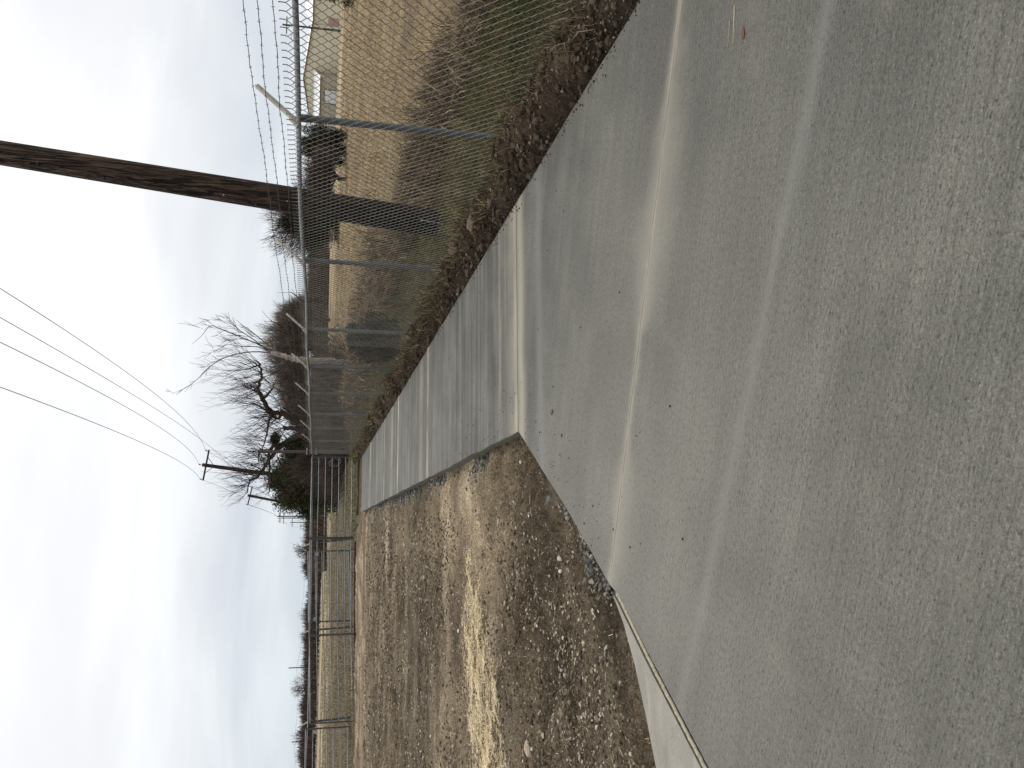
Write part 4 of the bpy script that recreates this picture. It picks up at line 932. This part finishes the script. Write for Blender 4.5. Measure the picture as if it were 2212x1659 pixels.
def leaf_crown(m, cen, rad, n, size, seed, shape='round', noise=.4, clumps=60):
    """leaf-sized faces gathered in clumps over a crown volume, gaps between the clumps"""
    g = np.random.default_rng(seed); cen = np.array(cen, float); rad = np.array(rad, float)
    c = g.normal(0, 1, (clumps, 3)); c /= np.linalg.norm(c, axis=1)[:, None]; c *= (.35 + .75 * g.random(clumps))[:, None]
    if shape == 'cone':
        tt_ = (c[:, 2] + 1) / 2; c[:, :2] *= (1.15 - .85 * tt_)[:, None]
    cr_ = .12 + .15 * g.random(clumps); w = g.integers(0, clumps, n)
    o = g.normal(0, 1, (n, 3)) * .6 * cr_[w][:, None]
    p = cen + (c[w] + o) * rad
    s_ = size * (.5 + g.random(n)); a = g.normal(0, 1, (n, 3)); a /= np.linalg.norm(a, axis=1)[:, None]; a[:, 2] = a[:, 2] * .7 + .35
    b = np.cross(a, g.normal(0, 1, (n, 3))); b /= np.linalg.norm(b, axis=1)[:, None]
    V = np.stack([p - b * s_[:, None] * .3, p + b * s_[:, None] * .3, p + a * s_[:, None] + b * s_[:, None] * .12, p + a * s_[:, None] - b * s_[:, None] * .12], 1).reshape(-1, 3)
    V[:, 2] = np.maximum(V[:, 2], .0)
    i = np.arange(n)[:, None] * 4; m.add(V, i + np.array([[0, 1, 2, 3]]), np.repeat(np.clip(.5 * g.random(n) + .5 * g.random(clumps)[w], 0, 1), 4))
M['jun'] = rnd_ramp('juniper_foliage', [(0, (.014, .017, .009)), (.5, (.034, .038, .020)), (.8, (.062, .058, .030)), (1, (.10, .085, .048))], .85, .1)
M['jund'] = rnd_ramp('dark_evergreen_foliage', [(0, (.012, .015, .010)), (.6, (.030, .032, .019)), (1, (.060, .055, .034))], .85, .1)
M['ivy'] = rnd_ramp('twiggy_brown', [(0, (.030, .022, .019)), (.6, (.070, .050, .043)), (1, (.14, .10, .088))], .9, .1)
M['grovetwig'] = rnd_ramp('grove_twigs', [(0, (.045, .036, .032)), (.6, (.125, .10, .088)), (1, (.26, .22, .195))], .9, .1)
def evergreen(name, x, y, rad, zc, label, n=9000, size=.14, shape='round', mat='jund', seed=1, twigs=600, clumps=60, group=None, trunk_r=.12):
    e = empty(name, (x, y, 0), label, 'tree' if rad[2] > .8 else 'bush', group)
    m = MB(); m.tube([(x, y, -.2), (x + .05, y, zc * .6), (x, y, zc + rad[2] * .7)], [trunk_r, trunk_r * .8, trunk_r * .25], 8); m.build('trunk', M['bark'], e, origin=(x, y, 0))
    m = MB(); leaf_crown(m, (x, y, zc), rad, n, size, seed, shape, clumps=clumps)
    m.build('crown', M[mat], e, smooth=False, origin=(x, y, 0))
    if twigs: 
        m = MB(); twig_crown(m, (x, y, zc), np.array(rad) * .85, twigs, size * 3, size * .05 + y * .00015, seed + 9, .6, .5); m.build('twigs', M['ivy'], e, smooth=False, origin=(x, y, 0))
    return e
# juniper by the gates
evergreen('juniper_tree', float(at(700, 1043, 67)[0]), 67, (2.7, 2.4, 2.9), 2.3, 'bushy dark juniper with drooping tips behind the pipe panels', 90000, .105, 'round', 'jun', 4, 3500, 220)
evergreen('juniper_tree', 33.9, 71.0, (1.7, 1.7, 2.1), 2.0, 'dark round evergreen with brown top in the straw field right of the near pole', 30000, .12, 'round', 'jund', 5, 1500, 110)
def bare(name, x, y, rad, zc, label, n, L, r, seed, mat='ivy', cat='tree', group=None, trunk=.2, depth=3, clear=0.):
    e = empty(name, (x, y, 0), label, cat, group); b = np.array([x, y, 0.])
    m = MB(); twig_crown(m, (x, y, zc), rad, n, L, r, seed); m.build('crown', M[mat], e, smooth=False, origin=b)
    T = Tree(seed); T.tube(np.array([[x, y, -.3], [x, y, zc * .5], [x + .1, y, zc]]), trunk, trunk * .6, 8)
    for q in range(7): T.branch(np.array([x, y, zc * (.35 + .5 * T.r.random())]), np.array([T.r.gauss(0, 1), T.r.gauss(0, 1), 1.]), max(rad) * .75, trunk * .45, depth - 1, .12, .2, 3, .6, r)
    T.build('trunk', M['bark'], e, b); return e
bare('bare_tree', 29.9, 68.5, (2.1, 1.6, 2.3), 1.3, 'brown leafless tree beside the round evergreen in the straw field', 5200, .55, .022, 6)
e = bare('bare_tree', 36.2, 96, (4.3, 2.8, 5.0), 3.2, 'bare tree wrapped in dark ivy behind the near utility pole', 4200, 1.1, .026, 7, trunk=.35)
m = MB(); leaf_crown(m, (35.8, 95.5, 2.7), (3.3, 2.4, 3.4), 36000, .14, 17, 'round', clumps=90); m.build('ivy', M['jund'], e, smooth=False, origin=(36.6, 96, 0))
# grove of brown bare trees beyond the field
def grove(u0, v, Y): p = at(v, u0, Y); return p
for i, (yy_, Y_, top, wpx, lb) in enumerate([(690, 185, 600, 40, 'first brown bare tree of the grove, nearest the pipe fence posts'), (732, 178, 578, 58, 'second brown bare tree of the grove, tallest of the five'), (785, 182, 582, 56, 'third brown bare tree of the grove, behind the pale trunk'), (840, 186, 596, 52, 'fourth brown bare tree of the grove'), (888, 190, 625, 44, 'fifth brown bare tree of the grove, hidden behind the crooked limbs')]):
    c = at(690, yy_, Y_); tp = at(top, yy_, Y_); H_ = tp[2]
    bare('bare_tree', float(c[0]), Y_, (wpx / 1800 * Y_ * 1.05, 4.5, H_ * .60), H_ * .45, lb, 8500, 1.7, .034, 30 + i, 'grovetwig', group='grove of brown bare trees beyond the straw field', trunk=.4)
# conifer at the right border
evergreen('juniper_tree', 43.3, 60.4, (1.9, 2.3, 2.7), 1.9, 'dark evergreen cut off at the right border in front of the building', 36000, .11, 'round', 'jund', 12, 1200, 110)
# round bush behind the fence
evergreen('juniper_bush', 4.12, 17.6, (.46, .60, .58), .46, 'low round dark juniper bush close behind the chain link fence', 36000, .045, 'round', 'jund', 14, 900, 110, trunk_r=.03)
# young bare saplings behind fence
T = Tree(44); b = np.array([5.4, 27., 0.]); e = empty('bare_sapling', tuple(b), 'thin leafless sapling behind the far end of the fence', 'tree')
for q in range(7): T.branch(b + np.array([rr.gauss(0, .15), rr.gauss(0, .3), 0]), np.array([rr.gauss(0, .45), rr.gauss(0, .45), 1.]), 1.5, .016, 2, .05, .15, 4, .5, .005)
T.build('branches', M['bark'], e, b)
T = Tree(45); b = np.array([4.9, 33., 0.]); e = empty('bare_sapling', tuple(b), 'leafless brushy sapling next to the fence corner', 'tree')
for q in range(9): T.branch(b + np.array([rr.gauss(0, .25), rr.gauss(0, .6), 0]), np.array([rr.gauss(0, .4), rr.gauss(0, .4), 1.]), 1.7, .016, 2, .05, .15, 4, .5, .006)
T.build('branches', M['twig'], e, b)

# undergrowth below the corner trees
m = MB(); twig_crown(m, (4.6, 50, .3), (2.6, 3.5, 1.6), 3800, .7, .012, 51, .7, .2); twig_crown(m, (4.9, 53, 1.6), (2.0, 2., 1.8), 2600, .8, .010, 54, .7, .2); twig_crown(m, (9.5, 56, .3), (4, 4, 1.9), 3500, .8, .016, 52, .7, .2)
leaf_crown(m, (6.6, 56, .8), (2.8, 3, 1.2), 4000, .2, 53)
tag(m.build('undergrowth', M['ivy'], smooth=False), 'dark brushy undergrowth around the trunk of the crooked tree', 'brush', kind='stuff')

# reddish wooden picket fence going away behind the gates
pk = empty('picket_fence', (4.1, 49, 0), 'run of dark reddish wooden pickets beside the juniper', 'fence')
m = MB(); p0 = np.array([4.35, 46.5]); p1 = np.array([3.55, 63.])
for i in range(54):
    f = i / 53; p = p0 + (p1 - p0) * f; j = rr.gauss(0, .03); m.box((p[0] - .045, p[1] - .012, -.1), (p[0] + .045 , p[1] + .012, 1.28 + rr.gauss(0, .05)), np.array([[1, 0, j], [0, 1, rr.gauss(0, .05)], [-j, 0, 1]]), (0, 0, 0))
m.build('pickets', M['rust'], pk, smooth=False)
m = MB(); m.tube([(4.40, 46.4, .95), (3.60, 63.1, .95)], .03, 5); m.tube([(4.40, 46.4, .35), (3.60, 63.1, .35)], .03, 5); m.build('rails', M['rust'], pk)

# far woods, as one mass, and the trees that stand out of it
m = MB(); g = np.random.default_rng(77)
def woods(x0, x1, Y0, Y1, h, n, seed):
    g = np.random.default_rng(seed); f = g.random(n); x = x0 + (x1 - x0) * f; y = Y0 + (Y1 - Y0) * f + g.random(n) * 10
    hh = h * (.55 + .8 * fbm(x * .12, y * .02, seed, 4)); z0 = hh * g.random(n) * .75; L = hh * .35 * (.5 + g.random(n))
    ang = g.normal(0, .45, n); w = .06 + .06 * g.random(n)
    p0 = np.stack([x, y, z0 - .2], -1); p1 = p0 + np.stack([np.sin(ang) * L, g.normal(0, .3, n) * L, np.cos(ang) * L], -1); W = np.stack([w, w * 0, w * 0], -1); W2 = np.stack([w * 0, w, w * 0], -1)
    V = np.stack([p0 - W, p0 + W, p0 + W2, p1], 1).reshape(-1, 3); i = np.arange(n)[:, None] * 4
    m.add(V, np.concatenate([i + np.array([[0, 1, 3]]), i + np.array([[1, 2, 3]]), i + np.array([[2, 0, 3]])]), np.repeat(g.random(n), 4))
woods(-130, -5, 195, 215, 3.6, 26000, 61); woods(-10, 60, 205, 225, 4.6, 16000, 62); woods(50, 92, 225, 265, 7.0, 12000, 63); woods(-5, 14, 120, 150, 2.8, 5000, 64); woods(90, 135, 300, 300, 9, 7000, 66)
tag(m.build('far_woods', M['ivy'], smooth=False), 'dark brown band of leafless scrub along the horizon', 'woods', kind='stuff')
for i, (yp, xt, wpx, Y_, lb) in enumerate([(1190, 640, 14, 200, 'small fan shaped bare tree on the horizon left of the far poles'), (1225, 655, 20, 200, 'low rounded bare tree beside the small fan shaped one'), (1325, 655, 18, 205, 'bare tree on the horizon above the narrow pipe gate'), (1375, 655, 16, 205, 'squat bare tree just left of the one above the narrow gate'), (1480, 636, 26, 200, 'tallest bare tree on the left horizon'), (1520, 650, 20, 200, 'bare tree touching the tallest one on its left'), (1590, 640, 16, 205, 'reddish bare tree near the left end of the horizon'), (1635, 646, 22, 205, 'bare tree at the very left border of the horizon')]):
    c = at(680, yp, Y_); H_ = at(xt, yp, Y_)[2] + .6
    bare('bare_tree', float(c[0]), Y_, (wpx / 1800 * Y_ * .8, 2., H_ * .5), H_ * .5, lb, 420, .9, .022, 70 + i, 'ivy', group='bare trees along the left horizon', trunk=.16, depth=4)

# ------------------------------------------------------------------ metal building beyond the field
def metal_siding(name, c1, c2, sc=9):
    t = NT(name); sp = t.n('ShaderNodeSeparateXYZ'); t.l(t.co, sp.inputs[0])
    w = t.n('ShaderNodeTexWave'); w.inputs['Scale'].default_value = sc / 10; w.inputs['Distortion'].default_value = 0; t.l(t.map(rot=(0, 0, .6)), w.inputs['Vector'])
    c = t.ramp(t.noise(.4, 4), [(.3, c1), (.7, c2)]); return t.fin(c, .6, .3, t.bump(w.outputs['Fac'], .4, .05))
M['beige'] = metal_siding('beige_siding', (.50, .47, .36), (.57, .54, .43)); M['beiged'] = metal_siding('tan_siding', (.30, .275, .21), (.35, .32, .25))
M['roofw'] = metal_siding('white_roof', (.74, .76, .78), (.82, .83, .84), 5); M['trim'] = NT('brown_trim').fin((.16, .085, .05), .6)
M['door'] = NT('door_panel').fin((.52, .54, .56), .5); M['reddoor'] = NT('red_panel').fin((.36, .23, .195), .6); M['dframe'] = NT('door_frame').fin((.03, .03, .03), .6)
C1 = gr(732, 59.5, 0)[:2]; az = math.atan2(C1[0], C1[1]); v_ = np.array([math.sin(az), math.cos(az)]); l_ = np.array([-v_[1], v_[0]]) ; l_ = np.array([-math.cos(az), math.sin(az)])
th = R_(14); a_ = math.cos(th) * l_ + math.sin(th) * v_; b_ = -math.sin(th) * l_ + math.cos(th) * v_
bd = empty('metal_building', (C1[0], C1[1], 0), 'wide beige metal building with white roof and brown trim across the field', 'building')
Wd, Lg, He, Hp = 24.5, 30., 6.25, 8.1
def B(s_, t_, z_): return np.array([C1[0] + a_[0] * s_ + b_[0] * t_, C1[1] + a_[1] * s_ + b_[1] * t_, z_])
pk_s = 13.2
m = MB(); prof = [(0, -.2), (0, He), (pk_s, Hp), (Wd, He), (Wd, -.2)]
V = [B(s_, 0, z_) for s_, z_ in prof] + [B(s_, Lg, z_) for s_, z_ in prof]
m.add(V, [[0, 1, 3, 4], [5, 6, 8, 9], [0, 5, 6, 1], [4, 3, 8, 9]]); m.f.append(np.array([[1, 2, 3], [6, 8, 7]])); m.build('wall', M['beige'], bd, smooth=False, origin=B(0, 0, 0))
m = MB()
for sa, za, sb, zb in ((-.5, He - .1, pk_s, Hp + .08), (pk_s, Hp + .08, Wd + .5, He - .1)):
    V = [B(sa, -.4, za), B(sb, -.4, zb), B(sb, Lg + .4, zb), B(sa, Lg + .4, za)]; V += [q + np.array([0, 0, .18]) for q in V]
    m.add(V, [[0, 1, 2, 3], [4, 5, 6, 7], [0, 1, 5, 4], [1, 2, 6, 5], [2, 3, 7, 6], [3, 0, 4, 7]])
m.build('roof', M['roofw'], bd, smooth=False, origin=B(0, 0, 0))
m = MB(); m.tube([B(-.5, -.48, He), B(pk_s, -.48, Hp + .18), B(Wd + .5, -.48, He)], .14, 4); m.tube([B(-.55, -.4, He), B(-.55, Lg, He)], .14, 4); m.build('trim', M['trim'], bd, origin=B(0, 0, 0))
# right-hand wing, lower and longer, continuing past the border
m = MB()
def Cc(s_, t_, z_): return np.array([C1[0] - a_[0] * s_ + b_[0] * t_, C1[1] - a_[1] * s_ + b_[1] * t_, z_])
V = [Cc(.02, .6, -.2), Cc(22, .6, -.2), Cc(22, .6, 6.1), Cc(.02, .6, 6.1), Cc(.02, 14, -.2), Cc(22, 14, -.2), Cc(22, 14, 8.2), Cc(.02, 14, 8.2)]
m.add(V, [[0, 1, 2, 3], [4, 5, 6, 7], [1, 5, 6, 2], [0, 4, 7, 3]]); m.build('side_wing', M['beige'], bd, smooth=False, origin=B(0, 0, 0))
m = MB(); V = [Cc(.03, .2, 6.12), Cc(22.4, .2, 6.12), Cc(22.4, 14, 8.4), Cc(.03, 14, 8.4)]; V += [q + np.array([0, 0, .15]) for q in V]; m.add(V, [[0, 1, 2, 3], [4, 5, 6, 7], [0, 1, 5, 4], [1, 2, 6, 5], [2, 3, 7, 6], [3, 0, 4, 7]]); m.build('wing_roof', M['roofw'], bd, smooth=False, origin=B(0, 0, 0))
m = MB(); m.tube([Cc(-.5, .12, 6.16), Cc(22.4, .12, 6.16)], .14, 4); m.build('trim', M['trim'], bd, origin=B(0, 0, 0))
m = MB(); V = [Cc(.2, .5, 0), Cc(1.9, .5, 0), Cc(1.9, .5, 2.6), Cc(.2, .5, 2.6), Cc(.2, .58, 0), Cc(1.9, .58, 0), Cc(1.9, .58, 2.6), Cc(.2, .58, 2.6)]
m.add(V, [[0, 1, 2, 3], [0, 1, 5, 4], [2, 3, 7, 6], [0, 4, 7, 3], [1, 5, 6, 2]]); tag(m.build('door', M['reddoor'], bd, smooth=False, origin=Cc(1, .5, 0)), 'faded red door panel')
# lean-to with two roller doors
m = MB(); s0, s1 = 11.2, 25.6; V = [B(s0, -4, -.2), B(s1, -4, -.2), B(s1, -4, 4.0), B(s0, -4, 4.0), B(s0, -.02, -.2), B(s1, -.02, -.2), B(s1, -.02, 5.4), B(s0, -.02, 5.4)]
m.add(V, [[0, 1, 2, 3], [0, 4, 7, 3], [1, 5, 6, 2]]); m.build('lean_to', M['beiged'], bd, smooth=False, origin=B(s0, -4, 0))
m = MB(); V = [B(s0 - .3, -4.3, 3.95), B(s1 + .3, -4.3, 3.95), B(s1 + .3, -.03, 5.6), B(s0 - .3, -.03, 5.6)]; V += [q + np.array([0, 0, .14]) for q in V]; m.add(V, [[0, 1, 2, 3], [4, 5, 6, 7], [0, 1, 5, 4], [1, 2, 6, 5], [2, 3, 7, 6], [3, 0, 4, 7]]); m.build('lean_to_roof', M['roofw'], bd, smooth=False, origin=B(s0, -4, 0))
m = MB(); m.tube([B(s0 - .3, -4.4, 4.0), B(s1 + .3, -4.4, 4.0)], .12, 4); m.build('trim', M['trim'], bd, origin=B(s0, -4, 0))
for da, db in ((14.3, 17.6), (21.6, 23.6)):
    m = MB(); V = [B(da, -4.08, 0), B(db, -4.08, 0), B(db, -4.08, 2.9), B(da, -4.08, 2.9), B(da, -4.01, 0), B(db, -4.01, 0), B(db, -4.01, 2.9), B(da, -4.01, 2.9)]
    m.add(V, [[0, 1, 2, 3], [0, 1, 5, 4], [2, 3, 7, 6], [0, 4, 7, 3], [1, 5, 6, 2]]); dr = m.build('garage_door', M['door'], bd, smooth=False, origin=B(da, -4, 0))
    m = MB(); 
    for s_ in (da - .1, db + .1): m.tube([B(s_, -4.1, 0), B(s_, -4.1, 3.05)], .09, 4)
    m.tube([B(da - .1, -4.1, 3.02), B(db + .1, -4.1, 3.02)], .09, 4); fr_ = m.build('door_frame', M['dframe'], dr); fr_.location = Vector((0, 0, 0)) - dr.location - bd.location

# small litter on the slabs
for (u_, v_), L_, lb in (((1588, 12), .16, 'long dry grass stalk lying on the concrete near the right border'), ((1578, 46), .10, 'short dry grass stalk lying beside the long one')):
    p = gr(u_, v_, 0); m = MB(); t_ = np.linspace(0, 1, 8); m.tube(np.stack([p[0] - L_ * t_, p[1] + .03 * t_ ** 2, .004 + .004 * np.sin(t_ * 3)], -1), np.linspace(.0016, .0006, 8), 4); tag(m.build('grass_stalk', M['strawpale'], origin=p), lb, 'stalk')
p = gr(1606, 72, 0); st_ = rocks(np.array([[0, 0, .004]]), np.array([.014]), 91, .35).build('dead_leaf', rnd_ramp('leaf_brown', [(0, (.10, .045, .02)), (1, (.14, .07, .035))], .9), smooth=False); st_.location = (p[0], p[1], 0); st_.scale = (2.6, .8, .7); tag(st_, 'small rust brown curled leaf on the concrete between the two pale bands', 'leaf')
m = MB(); th = np.linspace(0, 12, 40); m.tube(np.stack([3.05 + .16 * np.cos(th) + .01 * th, np.full(40, 37.40), .98 + .20 * np.sin(th) - .012 * th], -1), .007, 4); tag(m.build('wire_coil', M['rail'], origin=(3.05, 37.4, .98)), 'loose silver wire loop tied round the pipe panel near the brown post', 'wire')

# grit tracked onto the slabs, mostly along their edges
N = 420; g = np.random.default_rng(303); yq = 3.6 + 8 * g.random(N) ** 1.6; sde = g.random(N) < .75
xq = np.where(sde, slab_edge(yq) + .03 + np.abs(g.normal(0, .22, N)), slab_edge(yq) + .1 + 2.3 * g.random(N)); k = (xq > slab_edge(yq) + .04) & (xq < 2.8) & (xq > -.2) ; xq, yq = xq[k], yq[k]; sz = .0025 + .006 * g.random(len(xq)) ** 3
tag(rocks(np.stack([xq, yq, sz * .4], -1), sz, 305, .8).build('grit', M['clod'], smooth=False), 'dark grit and crumbs of soil lying on the concrete near its edges', 'grit', kind='stuff')
